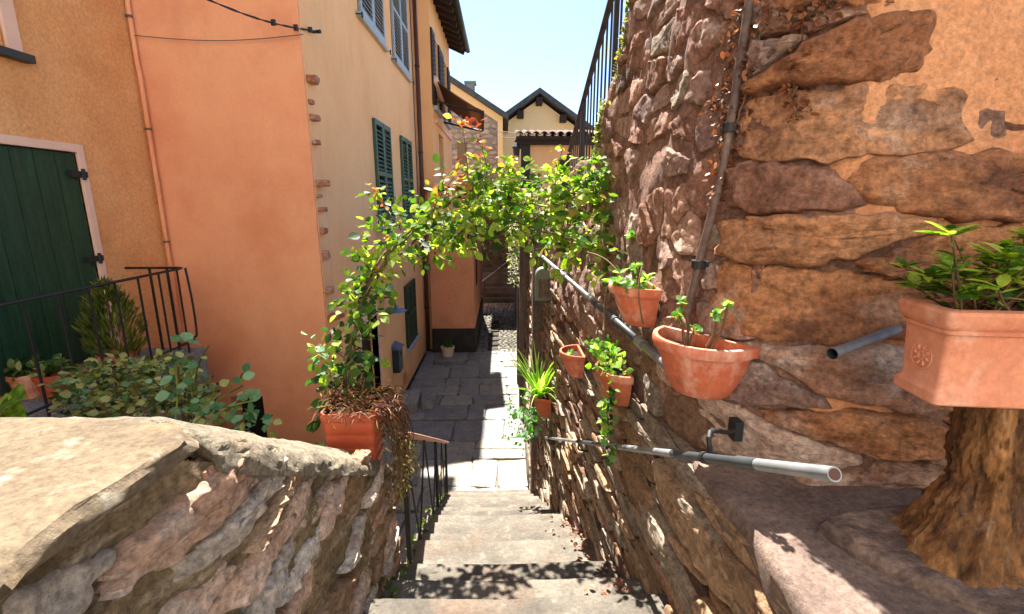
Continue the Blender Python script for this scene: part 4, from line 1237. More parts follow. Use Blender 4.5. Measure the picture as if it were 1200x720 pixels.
# a few long blocks lying along the ledge's foot, lit from above
for (y0, y1, z0, z1, m) in ((0.95, 1.5, 2.70, 2.86, 's_tan'), (0.55, 1.1, 2.52, 2.68, 's_tan'), (1.1, 1.62, 2.5, 2.62, 's_grey'), (0.8, 1.3, 2.34, 2.46, 's_tan'), (1.5, 1.9, 2.55, 2.68, 's_tan')):
    ua, ub = [LOL[4] + (1.55 - yv) for yv in (y1, y0)]
    c = [(ua, z0 + 0.02), (ub, z0 - 0.01), (ub + 0.01, z1 - 0.02), (ua + 0.03, z1)]
    mb = MB(); stone(mb, c, S_lo, R(0.035, 0.05), 0.05, 48, ((1.0, 0.1), (0.985, 0.6), (0.93, 0.9), (0.7, 1.0), (0.35, 1.0)), 0.35, 0.06, 0.4, 2, 0.2)
    mb.build('stone', M[m], rw, auto=45)

# moss and small growth on the broken wall end
fo = Foliage()
for k in range(900):
    yy = R(2.15, 2.85); u = U_COR - (yy - 1.55)
    p = Vector(S_up(u, top_z(yy) - abs(random.gauss(0, 0.09)), 0.015))
    d = rvec() + Vector((-0.4, 0.2, 0.6))
    if nz(yy * 4, 0, 3) < -0.1: continue
    fo.add(p, d, R(0.012, 0.035), random.choice([M['moss'], M['moss'], M['lfshrub'], M['lfyel']]))
gt = empty('wall_top_plants', (0.7, 2.8, 4.6), 'small mossy plants growing on the broken end of the rubble wall', 'plant')
fo.build(gt, 40)

# dry creeper strands down the wall by the pipe
cr = empty('dry_creeper', (0.72, 1.6, 4.0), 'rust-brown dry creeper hanging on the rubble wall around the pipe', 'creeper')
fo = Foliage()
for (pts_, dens) in (([(905, 0), (885, 60), (868, 130), (852, 190), (838, 235)], 70), ([(950, 0), (940, 60), (930, 110), (938, 135)], 60), ([(858, 30), (845, 110), (835, 130)], 25), ([(870, 10), (862, 90), (848, 150), (842, 205)], 50), ([(985, 0), (950, 20), (930, 20)], 40)):
    pp = []
    for (px, py) in pts_:
        pp.append(on_wall(px, py, 0.035)[0])
    pp = path(pp, 24)
    mb = MB(); mb.tube([p + rvec() * 0.008 for p in pp], 0.0035, 5); mb.build('tendril', M['stem'], cr)
    for k in range(dens * 3):
        p = random.choice(pp) + rvec() * 0.03
        fo.add(p, rvec() + Vector((0, -0.3, -0.4)), R(0.009, 0.024), random.choice([M['rust'], M['rust'], M['dry']]))
fo.build(cr, 60)

# ------------------------------------------------------------------ pipes and rails on the wall
def wall_u(y): return U_COR - (y - 1.55)
dn = empty('drainpipe', (0.66, 1.6, 3.3), 'thin brown drainpipe running down the rubble wall to the large pot', 'drainpipe')
pp = [on_wall(px, py, 0.045)[0] for px, py in ((893, -80), (880, 0), (868, 75), (855, 150), (838, 230), (820, 310), (803, 372))]
mb = MB(); mb.tube(path(pp, 40), 0.012, 10); mb.build('pipe', M['rustpipe'], dn, smooth=True)
mb = MB(); mb.tube([p + Vector((0.03, -0.01, 0)) for p in path(pp[:3], 20)], 0.004, 6); mb.build('cable', M['wire'], dn)
for q in (pp[3], pp[5]):
    mb = MB(); mb.lathe([(0.0145, -0.012), (0.021, -0.012), (0.021, 0.012), (0.0145, 0.012)], q, 12); mb.box(q.x, q.x + 0.06, q.y - 0.006, q.y + 0.006, q.z - 0.008, q.z + 0.008); mb.build('pipe_clip', M['iron'], dn)

up = empty('wall_pipe', (0.5, 3, 3.1), 'level grey water pipe with couplings on the rubble wall between the pots', 'pipe')
a, b = on_wall(793, 438, 0.075)[0], on_wall(636, 301, 0.085)[0]
dv = (b - a).normalized()
mb = MB(); mb.tube([a, a.lerp(b, 0.1)], 0.0155, 14); mb.build('pipe', M['railgrey'], up, smooth=True)
mb = MB(); mb.tube([a.lerp(b, 0.1), a.lerp(b, 0.32)], 0.015, 14); mb.build('pipe', M['raildark'], up, smooth=True)
mb = MB(); mb.tube([a.lerp(b, 0.32), b], 0.015, 14); mb.build('pipe', M['railgrey'], up, smooth=True)
for t in (0.0, 0.1, 0.21, 0.32, 0.6):
    mb = MB(); mb.tube([a.lerp(b, t) - dv * 0.03, a.lerp(b, t) + dv * 0.03], 0.0195, 14); mb.build('coupling', M['railgrey'] if t < .15 else M['raildark'], up, auto=40)
mb = MB(); mb.tube(path([a, a + Vector((0.01, -0.03, -0.015)), a + Vector((0.045, -0.035, -0.04)), a + Vector((0.12, -0.02, -0.05))], 12), 0.018, 12); mb.build('elbow', M['raildark'], up, smooth=True)

hr = empty('stair_handrail', (0.5, 2, 2.3), 'sloping grey tube handrail bracketed to the lower wall beside the steps', 'handrail')
a, b = P(978, 556, X=0.485), P(640, 513, X=0.385)
def seg(t0, t1, r, m, nm='tube'):
    mb = MB(); mb.tube([a.lerp(b, t0), a.lerp(b, t1)], r, 14); return mb.build(nm, M[m], hr, auto=40)
seg(0.0, 0.055, 0.0112, 'railgrey'); seg(0.055, 0.075, 0.0125, 'raildark', 'coupling'); seg(0.075, 0.16, 0.0108, 'raildark'); seg(0.16, 0.36, 0.0108, 'railgrey'); seg(0.36, 0.55, 0.0108, 'raildark'); seg(0.55, 1.0, 0.0108, 'railgrey')
seg(0.35, 0.365, 0.0135, 'raildark', 'coupling'); seg(0.16, 0.168, 0.013, 'raildark', 'coupling')
mb = MB(); mb.tube([a - (b - a).normalized() * 0.001, a + (b - a).normalized() * 0.004], 0.0088, 14); mb.build('end_plug', M['downpipe'], hr)
for t, pl in ((0.115, (866, 504)), (0.55, None), (0.93, None)):
    p = a.lerp(b, t)
    mb = MB()
    if pl:
        base = on_wall(864, 503, 0.04)[0]
        mb.tube(path([p + Vector((0, 0, -0.012)), p + Vector((0.012, 0, 0.0)), p + Vector((0.015, 0.02, 0.055)), p.lerp(base, 0.6) + Vector((0, -0.01, 0.025)), base], 16), 0.0062, 8)
        mb.obox(base, (0.012, 0, 0), (0, 0.02, 0), (0, 0, 0.028))
    else:
        mb.tube(path([p, p + Vector((0.0, 0, -0.05)), p + Vector((0.09, 0, -0.06))], 10), 0.006, 8)
    mb.build('bracket', M['iron'], hr)
    mb = MB(); mb.tube([p - (b - a).normalized() * 0.008, p + (b - a).normalized() * 0.008], 0.0145, 12); mb.build('clamp', M['iron'], hr)

st_ = empty('drain_stub', (0.8, 1.0, 3.4), 'short grey drain stub poking from the ochre wall beside the box planter', 'pipe')
a, b = P(975, 415, Y=0.97), P(1052, 386, Y=1.12)
mb = MB(); dv = (b - a).normalized()
mb.tube([a, b + dv * 0.05], 0.0125, 18, cap=False); mb.build('tube', M['railgrey'], st_, smooth=True)
mb = MB(); mb.tube([a + dv * 0.001, b + dv * 0.05], 0.0108, 18, cap=False); mb.build('bore', M['raildark'], st_, smooth=True)

# iron railing on the garden steps above the wall
rl = empty('garden_railing', (0.75, 4.5, 4.0), 'black iron bar railing sloping down behind the broken end of the rubble wall', 'railing')
XG = 0.80
def rail_top(y): return 3.7 + 1.50 - 0.42 * (y - 3.75)
def rail_bot(y): return rail_top(y) - 0.86
mb = MB(); mb.bar((XG, 2.2, rail_top(2.2)), (XG, 5.9, rail_top(5.9)), 0.045, 0.016); mb.build('top_rail', M['iron'], rl)
mb = MB(); mb.bar((XG, 2.2, rail_bot(2.2)), (XG, 5.9, rail_bot(5.9)), 0.04, 0.014); mb.build('bottom_rail', M['iron'], rl)
y = 2.3; k = 0
while y < 5.95:
    post = k % 9 == 0
    mb = MB()
    w = 0.017 if post else 0.007
    mb.box(XG - w, XG + w, y - w, y + w, (min(rail_bot(y), top_z(y)) - 0.25) if post else rail_bot(y), rail_top(y))
    mb.build('post' if post else 'bar', M['iron'], rl)
    y += 0.15; k += 1
y0 = 5.9
mb = MB(); mb.bar((XG, y0, 4.26), (XG, 7.4, 4.26), 0.045, 0.016); mb.build('top_rail', M['iron'], rl)
for k in range(13):
    yy = y0 + 0.06 + k * 0.115
    mb = MB(); mb.box(XG - .007, XG + .007, yy - .007, yy + .007, 3.5, 4.26); mb.build('bar', M['iron'], rl)

# gate posts, hooded meter box, pale hanging plant on the far wall
for (y0, XP, lab) in ((4.95, 0.40, 'weathered timber post just behind the green hooded box'), (7.9, 0.36, 'weathered timber post half way along the far wall'), (9.3, 0.36, 'weathered timber post under the silvery hanging plant')):
    mb = MB()
    n = 10; vs = []
    for z in frange(0, 3.55 if y0 > 5 else 3.3, 0.12):
        for (dx, dy) in ((-.09, -.11), (.09, -.11), (.09, .11), (-.09, .11)):
            vs.append((XP + dx * (1 + .08 * nz(z * 3, dx * 9, y0)), y0 + dy * (1 + .08 * nz(z * 3, dy * 9, y0 + 4)), z))
    m = len(vs) // 4
    fs = [(i*4+j, i*4+(j+1) % 4, i*4+4+(j+1) % 4, i*4+4+j) for i in range(m - 1) for j in range(4)] + [(3, 2, 1, 0), (m*4-4, m*4-3, m*4-2, m*4-1)]
    mb.add(vs, fs); tag(mb.build('timber_post', M['post'], None, bevel=0.008), lab, 'post')
mbx = empty('meter_box', (0.34, 4.5, 2.8), 'faded green metal box with rounded hood on the wall above the path', 'box')
p = P(637, 334, Y=4.45); x0, x1 = p.x - 0.07, p.x + 0.075; YB = 4.45
def arch_box(x0, x1, y0, y1, z0, z1, n=14):
    r = (x1 - x0) / 2; cx = (x0 + x1) / 2
    prof = [Vector((x0, 0, z0)), Vector((x1, 0, z0))] + [Vector((cx + r * math.cos(math.pi * k / n), 0, z1 - r + r * math.sin(math.pi * k / n))) for k in range(n + 1)]
    mb = MB(); mb.prism(prof, (0, y0, 0), (0, y1, 0)); return mb
arch_box(x0, x1, YB, YB + 0.2, p.z - 0.15, p.z + 0.15).build('case', M['boxgreen'], mbx, fix=True, auto=40)
arch_box(x0 - 0.012, x1, YB - 0.03, YB - 0.002, p.z - 0.15, p.z + 0.162).build('hood', M['boxgreen'], mbx, fix=True, auto=40)
MB().box(x0 + 0.02, x1 - 0.02, YB - 0.036, YB - 0.028, p.z - 0.12, p.z + 0.06).build('door', M['post'], mbx)
hp = empty('hanging_plant', (0.3, 9.0, 3.2), 'silvery hanging plant on the far timber post', 'plant')
fo = Foliage()
for k in range(330):
    t = R(0, 1); p = Vector((0.22 + R(-.14, .10) * (1 - .3 * t), 8.9 + R(-.2, .2), 3.35 - 1.15 * t + R(-.08, .08)))
    fo.add(p, rvec() + Vector((-.3, -.3, -.4)), R(0.05, 0.11), random.choice([M['pale'], M['pale'], M['lfshrub']]), 'narrow')
fo.build(hp, 0)
# upright green-stained slab at the foot of the stairs
mb = MB(); stone(mb, [(5.42, 0.0), (6.7, 0.0), (6.7, 0.36), (5.5, 0.42)], lambda u, v, h: (0.36 - h, u, v), 0.05, 0.04, 30, rough=0.2, tilt=0.1, rnd=1, ratio=0.12)
tag(mb.build('upright_slab', M['coping'], None, auto=45), 'pale mossy slab set on edge at the foot of the wall by the path', 'stone slab')

# ================================================================== LEFT: PARAPET
pw = empty('parapet_wall', (-0.7, 1.0, 0), 'low rubble parapet with flagstone top on the left of the stairs', 'wall')
PX = -0.50; KY, KZ = 0.69, 3.335
def cope_z(y): return KZ if y < KY else KZ - 0.645 * (y - KY)
PY1 = 1.93
def S_par(u, z, h):
    w = 0.02 * fbm(Vector((u, z, 5)), 1.6, 2) - 0.03 * (z - 3.0)
    near = -0.045 * max(0, min(1, (KY + 0.05 - u) / 0.15))
    return (PX - 0.012 * (u - 0.7) * 2 + w + h + near, u, z)
sheet(S_par, frange(-0.1, PY1, 0.011), lambda u: stair_z(u) - 0.5, lambda u: cope_z(u) - 0.04, 110, 0.022, 13).build('mortar_face', M['m_par'], pw, smooth=True)
bd = MB()
for (y0, y1) in ((-0.6, KY), (KY, PY1)):
    bd.add([(PX - .06, y0, -.2), (PX - .06, y1, -.2), (PX - .45, y1, -.2), (PX - .45, y0, -.2), (PX - .06, y0, cope_z(y0) - .05), (PX - .06, y1, cope_z(y1) - .05), (PX - .45, y1, cope_z(y1) - .05), (PX - .45, y0, cope_z(y0) - .05)],
           [(4,5,6,7),(2,3,7,6),(1,2,6,5),(0,4,7,3)])
bd.build('core', M['m_par'], pw)
S_end = lambda u, z, h: (PX - 0.03 - u + 0.01 * nz(u * 5, z * 5, 1), PY1 - 0.01 + h, z)
sheet(S_end, frange(-0.02, 0.42, 0.02), lambda u: 0.6, lambda u: cope_z(PY1) - 0.04, 50, 0.012, 11).build('mortar_end', M['m_par'], pw, smooth=True)
sp = StonePile()
for c in cells(row_seeds(-0.1, PY1, 1.5, 3.3, (0.045, 0.105), (0.13, 0.42), 0.4), -0.1, PY1 - 0.01, 1.5, 3.3, 3.4):
    cu = sum(p[0] for p in c) / len(c); cv = sum(p[1] for p in c) / len(c)
    if cv > cope_z(cu) - 0.065 or cv < stair_z(cu) - 0.1 or R(0, 1) < 0.12: continue
    c = inset(c, R(0.003, 0.014))
    if len(c) < 3 or abs(parea(c)) < 0.001: continue
    mb, ctr = auto_stone(c, S_par, R(0.012, 0.03), 0.03, ROUND if R(0, 1) < .35 else SHARP, 0.5, 0.14, 0.8, 1, 0.09, 0.006, 0.008)
    sp.put(mb, M[random.choices(['p_pink', 'p_grey', 's_tan', 's_brn'], [4, 3, 2.5, 0.8])[0]], ctr, abs(parea(c)))
for c in cells(row_seeds(0.0, 0.4, 0.8, 2.45, (0.06, 0.11), (0.13, 0.3), 0.4), 0.0, 0.4, 0.8, 2.45, 2.4):
    c = inset(c, 0.008)
    if len(c) < 3: continue
    mb = MB(); ctr = stone(mb, c, S_end, R(0.01, 0.03), 0.03, 14)
    sp.put(mb, M[random.choice(['s_tan', 's_brn', 'p_grey'])], ctr, abs(parea(c)))
sp.build(pw, 200)
# the big flagstone, its broken edge overhanging the face
q = [(-1.75, -0.7), (-0.535, -0.7), (-0.53, -0.2), (-0.535, 0.1), (-0.505, 0.35), (-0.515, 0.55), (-0.50, 0.70), (-0.56, 0.755), (-0.75, 0.775), (-1.0, 0.785), (-1.75, 0.80)]
q = resample(q, 190)
vs = []; n = len(q)
cxy = (-1.05, 0.1)
q = [(x + 0.010 * fbm(Vector((x, y, 1)), 9, 4), y + 0.010 * fbm(Vector((x, y, 7)), 9, 4)) for x, y in q]
ring = [(0.992, -0.031), (1.002, -0.021), (1.0005, -0.010), (0.994, -0.004), (0.985, 0.001), (0.965, 0.003)] + [(s, 0.004) for s in (0.93, 0.89, 0.84, 0.78, 0.7, 0.6, 0.48, 0.34, 0.18)]
for j, (s, z) in enumerate(ring):
    for (x, y) in q:
        X = cxy[0] + (x - cxy[0]) * s; Y = cxy[1] + (y - cxy[1]) * s
        e = fbm(Vector((X, Y, j * 0.03)), 7, 4)
        e2 = fbm(Vector((X * 2.2, Y * 2.2, z * 40)), 9, 3)
        vs.append((X + (0.010 * e2 if j < 4 else 0), Y + (0.010 * e2 if j < 4 else 0), KZ + z + 0.005 * e * (1 if j > 2 else 0.5)))
vs.append((cxy[0], cxy[1], KZ + 0.004))
m = len(ring)
fs = [(j*n+k, j*n+(k+1) % n, (j+1)*n+(k+1) % n, (j+1)*n+k) for j in range(m - 1) for k in range(n)] + [((m-1)*n+k, (m-1)*n+(k+1) % n, len(vs) - 1) for k in range(n)] + [tuple(range(n - 1, -1, -1))]
mb = MB(); mb.add(vs, fs); mb.build('flagstone', M['slab'], pw, auto=40)
# sloping coping, rough broken mortar and stone
def S_cop(u, v, h):
    p = Vector((u, v, h * 8))
    e = 0.0075 * fbm(p, 24, 4)
    return (u + e, v, cope_z(v) + h + 0.6 * e - 0.42 * max(0.0, u + 0.63) + 0.03)
q = [(-0.92, 0.79), (-0.56, 0.775), (-0.48, 0.72), (-0.47, 0.9), (-0.485, 1.2), (-0.49, 1.5), (-0.505, 1.8), (-0.51, 1.93), (-0.7, 1.95), (-0.94, 1.94)]
mb = MB(); stone(mb, q, S_cop, 0.030, 0.03, 240, ((1.0, -0.7), (1.006, -0.3), (1.0, 0.1), (0.985, 0.42), (0.965, 0.66), (0.94, 0.85), (0.92, 0.95), (0.9, 1.0), (0.8, 1.0), (0.65, 1.0), (0.5, 1.0), (0.25, 1.0)), 0.3, 0.01, 0.0, 0)
mb.build('coping', M['coping'], pw, auto=50)
# brick end bedded under the coping at the kink
mb = MB(); stone(mb, [(0.715, 3.19), (0.79, 3.175), (0.80, 3.225), (0.72, 3.24)], lambda u, v, h: (PX + h - 0.012, u, v + 0.025), 0.012, 0.03, 20, rough=0.2, rnd=1, ratio=0.15)
mb.build('brick_end', M['brick'], pw, auto=45)

# planting bed and terrace behind the parapet
bedo = MB(); bedo.box(-3.5, -0.96, -0.9, 3.1, -0.29, 1.7); tag(bedo.build('planting_bed', M['soil']), kind='structure')
ter = empty('terrace', (-3.1, 2, 2.3), kind='structure')
MB().box(-3.52, -2.95, -0.9, 4.5, 1.705, 2.30).build('terrace_slab', M['flag'], ter, bevel=0.01)
MB().box(-3.52, -2.95, 3.105, 4.5, -0.2, 1.70).build('terrace_wall', M['orange'], ter)

# balcony railing by the green door
br = empty('balcony_railing', (-3.0, 3.5, 2.3), 'black iron railing round the landing of the dark green door', 'railing')
XRL = -2.99; YC = 4.42; ZT = 3.10; ZB = 2.40
mb = MB(); mb.tube([(XRL, 1.6, ZT), (XRL, YC - 0.05, ZT), (XRL - 0.015, YC - 0.01, ZT), (XRL - 0.06, YC, ZT), (XW1, YC, ZT)], 0.011, 8); mb.build('top_rail', M['iron'], br, smooth=True)
mb = MB(); mb.tube([(XRL, 1.6, ZB), (XRL, YC, ZB)], 0.010, 8); mb.build('bottom_rail', M['iron'], br, smooth=True)
mb = MB(); mb.tube(path([(XRL + 0.012, YC, ZT), (XRL + 0.03, YC, 2.8), (XRL + 0.03, YC, 2.52), (XRL + 0.01, YC, 2.43), (XRL - 0.1, YC, 2.40)], 16), 0.010, 8); mb.build('corner_bar', M['iron'], br, smooth=True)
for k in range(12):
    yy = YC - 0.1 - k * 0.235
    MB().box(XRL - .006, XRL + .006, yy - .006, yy + .006, 2.29, ZT).build('bar', M['iron'], br)
for k in range(2):
    xx = XRL - 0.16 - k * 0.16
    MB().box(xx - .008, xx + .008, YC - .008, YC + .008, 2.29, ZT).build('bar', M['iron'], br)

# stair railing beyond the parapet: pink flat rail on black posts with zigzag bars
sr = empty('stair_railing', (-0.7, 4, 0.9), 'black post railing with pink top rail at the lower left edge of the stairs', 'railing')
pts = []
POST = [(1.99, 0.80), (3.66, 0.78), (5.0, 0.82)]
def sx(y): return XL(y) + 0.03
tops = []
for (yy, h) in POST:
    z0 = stair_z(yy); top = 0.97 + 0.56 * (5.0 - yy)
    MB().box(sx(yy) - .012, sx(yy) + .012, yy - .012, yy + .012, z0 - 0.06, top).build('post', M['iron'], sr)
    tops.append(Vector((sx(yy), yy, top)))
mb = MB(); mb.bar(tops[0], tops[2] + (tops[2] - tops[1]) * 0.05 + Vector((0, 0, 0.0)), 0.075, 0.02); mb.build('top_rail', M['pinkrail'], sr, bevel=0.004)
low = [t - Vector((0, 0, 0.66)) for t in tops]
mb = MB(); mb.bar(low[0], low[2], 0.014, 0.014); mb.build('lower_bar', M['iron'], sr)
for i in (0, 1):
    for k in range(2):
        t0, t1 = k / 2, (k + 0.5) / 2
        for (ta, tb) in ((t0, t1), (t1, (k + 1) / 2)):
            A = tops[i].lerp(tops[i+1], ta) if ta != t1 else low[i].lerp(low[i+1], ta)
            B = low[i].lerp(low[i+1], tb) if tb == t1 else tops[i].lerp(tops[i+1], tb)
            if ta == t1: A = low[i].lerp(low[i+1], ta)
            mb = MB(); mb.tube([A, B], 0.006, 6); mb.build('zigzag_bar', M['iron'], sr)

# ================================================================== POTS AND PLANTS
def half_pot(name, c, out, r, h, label, soil=True, group=None, squash=0.85, m='terra'):
    """half-round wall pot: c = middle of its flat back at the rim, out = direction away from the wall"""
    out = Vector(out).normalized(); side = Vector((out.y, -out.x, 0)); c = Vector(c)
    o = empty(name, c - Vector((0, 0, h)), label, 'flower pot', group)
    def pt(a, rr, z): return c + side * (rr * math.cos(a)) + out * (rr * squash * math.sin(a)) + Vector((0, 0, z))
    n = 28
    def shell(prof, flute=0.0):
        mb = MB(); m_ = len(prof); vs = []
        for k in range(n + 1):
            a = math.pi * k / n
            for j, (rr, z) in enumerate(prof):
                f = 1 + (flute * math.cos(k * math.pi) if 1 <= j <= 5 else 0)
                vs.append(pt(a, rr * f, z))
        fs = [(k*m_+j, (k+1)*m_+j, (k+1)*m_+j+1, k*m_+j+1) for k in range(n) for j in range(m_ - 1)]
        mb.add(vs, fs); return mb
    body = [(0.0, -h), (r * 0.50, -h), (r * 0.56, -h * 0.96), (r * 0.68, -h * 0.75), (r * 0.79, -h * 0.5), (r * 0.87, -h * 0.25), (r * 0.9, -0.028), (r * 0.86, -0.028), (r * 0.83, -h * 0.3)]
    mb = shell(body, 0.004)
    back = [pt(0, rr, z) for rr, z in body[1:7]] + [pt(math.pi, rr, z) for rr, z in body[1:7]][::-1]
    mb.prism(back, (0, 0, 0), -out * 0.008)
    mb.build('body', M[m], o, fix=True, auto=45)
    mb = shell([(r * 0.895, -0.03), (r * 0.97, -0.03), (r * 1.0, -0.022), (r * 1.0, -0.006), (r * 0.985, 0.0), (r * 0.90, 0.0), (r * 0.885, -0.008), (r * 0.87, -0.03)])
    t = r * 0.1
    A, B = c + side * r, c - side * r
    mb.obox(c - out * 0.004 + Vector((0, 0, -0.014)), side * r, out * 0.006, Vector((0, 0, 0.014)))
    mb.build('rim', M[m], o, fix=True, auto=45)
    mb = MB(); vs = [c + Vector((0, 0, -h * 0.22))]; 
    for k in range(n + 1): vs.append(pt(math.pi * k / n, r * 0.86, -h * 0.22 + 0.006 * R(-1, 1)))
    mb.add(vs, [(0, k + 1, k + 2) for k in range(n)]); mb.build('soil', M['soil'], o)
    return o

G = 'terracotta half pots hung on the rubble wall'
# large pot at the turn of the wall
bp = Vector((0.578, 1.285, 3.325)); bo = Vector((-0.80, -0.60, 0))
big = half_pot('wall_pot', bp, bo, 0.148, 0.165, 'largest terracotta half pot at the turn of the wall, with a leggy geranium', group=G, squash=0.95)
def geranium(parent, c, stems, size, mats, lean=(0, 0, 0), hmax=0.13):
    fo = Foliage(); mbs = []
    for (dx, dy, h) in stems:
        p0 = c + Vector((dx * 0.5, dy * 0.5, -0.03)); p1 = c + Vector((dx, dy, h)) + Vector(lean)
        pp = path([p0, p0.lerp(p1, 0.5) + rvec() * 0.012, p1], 8)
        mb = MB(); mb.tube(pp, [0.0055 - 0.0025 * i / 8 for i in range(9)], 7); mb.build('stem', M['stem'], parent, smooth=True)
        for k in range(9):
            d = rvec(); d.z = d.z * 0.5 + 0.15
            fo.add(p1 + rvec() * 0.008, d, size * R(0.6, 1.1), random.choice(mats), 'round')
    return fo
fo = geranium(big, bp + bo * 0.06, [(-0.03, 0.03, 0.10), (-0.045, 0.0, 0.07), (0.03, -0.06, 0.085), (0.05, -0.07, 0.11), (0.0, 0.0, 0.03)], 0.026, [M['lfger'], M['lfger'], M['lfyel']])
fo.build(big, 60)
# smaller pot above the pipe
p = on_wall(762, 333, 0.03)[0]
s2 = half_pot('wall_pot', p, (-1, 0.06, 0), 0.125, 0.15, 'terracotta half pot with pale succulent rosettes hung above the grey pipe', group=G, squash=1.2)
fo = Foliage(); c = p + Vector((-0.07, 0, -0.01))
for k in range(24):
    q = c + Vector((R(-.07, .05), R(-.09, .09), R(-.01, .05)))
    for j in range(7):
        d = rvec(); d.z = abs(d.z) * 0.5
        fo.add(q, d, R(0.022, 0.04), random.choice([M['lfger'], M['lfspid'], M['pale']]), 'leaf')
fo.build(s2, 60)
for pts_ in ([c, c + Vector((-.06, .15, .08)), c + Vector((-.10, .36, .09))], [c, c + Vector((0, -.12, .1)), c + Vector((-.03, -.2, .02)), c + Vector((-.02, -.24, -.08))], [c, c + Vector((-.08, .02, .0)), c + Vector((-.1, -.03, -.12)), c + Vector((-.11, -.07, -.15))]):
    mb = MB(); mb.tube(path(pts_, 14), 0.003, 6); mb.build('runner', M['stem'], s2, smooth=True)
fo = geranium(s2, c + Vector((0, -.12, .06)), [(-.02, 0, .03), (.0, .16, .12)], 0.024, [M['lfger'], M['lfspid']]); fo.build(s2, 20)
# empty pot lower down
p = on_wall(680, 411, 0.04)[0]
s3 = half_pot('wall_pot', p, (-1, 0.0, 0), 0.125, 0.15, 'nearly empty small terracotta half pot hung below the grey pipe', group=G, squash=1.0)
fo = Foliage()
for k in range(10): fo.add(Vector((p.x - .06, p.y, p.z - 0.03)), rvec() + Vector((0, 0, 1)), R(0.02, 0.05), M['lfger'])
fo.build(s3, 10)
# pot with trailing ivy
p = on_wall(732, 430, 0.04)[0]
s4 = half_pot('wall_pot', p, (-1, 0.05, 0), 0.13, 0.15, 'terracotta half pot spilling green ivy, hung below the grey pipe', group=G, squash=0.95)
fo = Foliage(); c = p + Vector((-0.045, 0, 0))
for k in range(44):
    q = c + Vector((R(-.08, .03), R(-.13, .13), R(-.02, .04)))
    fo.sprig(q, Vector((R(-.5, .2), R(-.6, .6), 1)), 4, R(0.02, 0.035), [M['lfger'], M['lfspid'], M['lf']], kind='leaf', droop=0.2)
for k in range(26):
    q = c + Vector((R(-.06, -.01), R(-.24, -.10), R(-.26, 0.0)))
    fo.sprig(q, Vector((R(-.4, .1), R(-.6, .2), -0.7)), 3, R(0.022, 0.036), [M['lfger'], M['lf'], M['lfdark']], kind='round', droop=0.1)
fo.build(s4, 80)
# spider plant pot by the path
p = on_wall(643, 461, 0.05, S_lo, LO_at, LOL)[0]
s5 = half_pot('wall_pot', p, (-1, 0, 0), 0.16, 0.2, 'terracotta half pot under an arching spider plant beside the path', group=G, squash=1.0)
c = p + Vector((-0.08, 0, -0.02))
def blade(p0, d, L, w, droop, m, parent, name='blade'):
    n = 7; vs = []; d = Vector(d).normalized(); p_ = Vector(p0)
    sd = d.cross(Vector((0, 0, 1)))
    if sd.length < .05: sd = Vector((1, 0, 0))
    sd.normalize()
    for i in range(n + 1):
        t = i / n; ww = w * (0.5 + 0.5 * math.sin(math.pi * min(1, t + .25))) * (1 - t ** 3)
        vs += [p_ - sd * ww, p_ + Vector((0, 0, -ww * 0.5)), p_ + sd * ww]
        p_ = p_ + d * (L / n); d = (d + Vector((0, 0, -droop * (0.3 + t)))).normalized()
    fs = []
    for i in range(n):
        for j in (0, 1): fs.append((i*3+j, i*3+j+1, i*3+3+j+1, i*3+3+j))
    mb = MB(); mb.add(vs, fs); return mb.build(name, m, parent, smooth=True)
for k in range(58):
    a = R(0, 2 * math.pi); e = R(0.5, 2.6)
    d = Vector((math.cos(a) * 0.9 - 0.15, math.sin(a), e))
    blade(c + Vector((R(-.04, .04), R(-.05, .05), 0)), d, R(0.28, 0.58), R(0.008, 0.014), R(0.06, 0.34), M['lfspid'], s5)
fo = Foliage()
for k in range(60):
    q = c + Vector((R(-.25, .02), R(-.2, .2), R(-.42, .02)))
    fo.sprig(q, rvec() + Vector((-.3, 0, -.3)), 3, R(0.03, 0.05), [M['lfger'], M['lfrose']], kind='round')
fo.build(s5, 0)

# stump and box planter on the ledge
sx_, sy_ = 0.985, 0.85
sm = empty('tree_stump', (sx_, sy_, 2.97), 'weathered orange-brown tree stump with a flared foot under the box planter', 'stump')
n, m_ = 120, 50; vs = []
Z0, Z1 = 2.955, 3.325
for j in range(m_ + 1):
    t = j / m_; z = Z0 + (Z1 - Z0) * t
    for k in range(n):
        a = 2 * math.pi * k / n
        lob = 0.5 + 0.5 * math.cos(a - 3.6)
        r = 0.064 + 0.085 * (1 - t) ** 2.4 * (0.3 + 1.25 * lob) + 0.02 * max(0, t - 0.6)
        r *= 1 + 0.26 * nz(math.cos(a) * 2.2, math.sin(a) * 2.2, t * 2.2 + 3) + 0.10 * nz(math.cos(a) * 8, math.sin(a) * 8, t * 2.0) + 0.05 * nz(math.cos(a) * 20, math.sin(a) * 20, t * 3.0)
        r += 0.010 * fbm(Vector((math.cos(a) * 3, math.sin(a) * 3, t * 5)), 4, 3) - 0.02 * math.exp(-((t - 0.5) / 0.1) ** 2)
        vs.append((sx_ + r * math.cos(a) + 0.02 * math.sin(t * 3), sy_ + r * math.sin(a) * 0.85, z + (0.012 * nz(math.cos(a) * 2, math.sin(a) * 2, 8) if j < 2 else 0)))
fs = [(j*n+k, j*n+(k+1) % n, (j+1)*n+(k+1) % n, (j+1)*n+k) for j in range(m_) for k in range(n)] + [tuple(m_*n+k for k in range(n))]
mb = MB(); mb.add(vs, fs); mb.build('trunk', M['woodstump'], sm, smooth=True)
q = [(0.70, 0.93), (0.735, 0.86), (0.78, 0.78), (0.84, 0.71), (0.93, 0.66), (1.05, 0.62), (1.3, 0.60), (1.3, 0.93), (1.0, 0.97), (0.82, 0.97)]
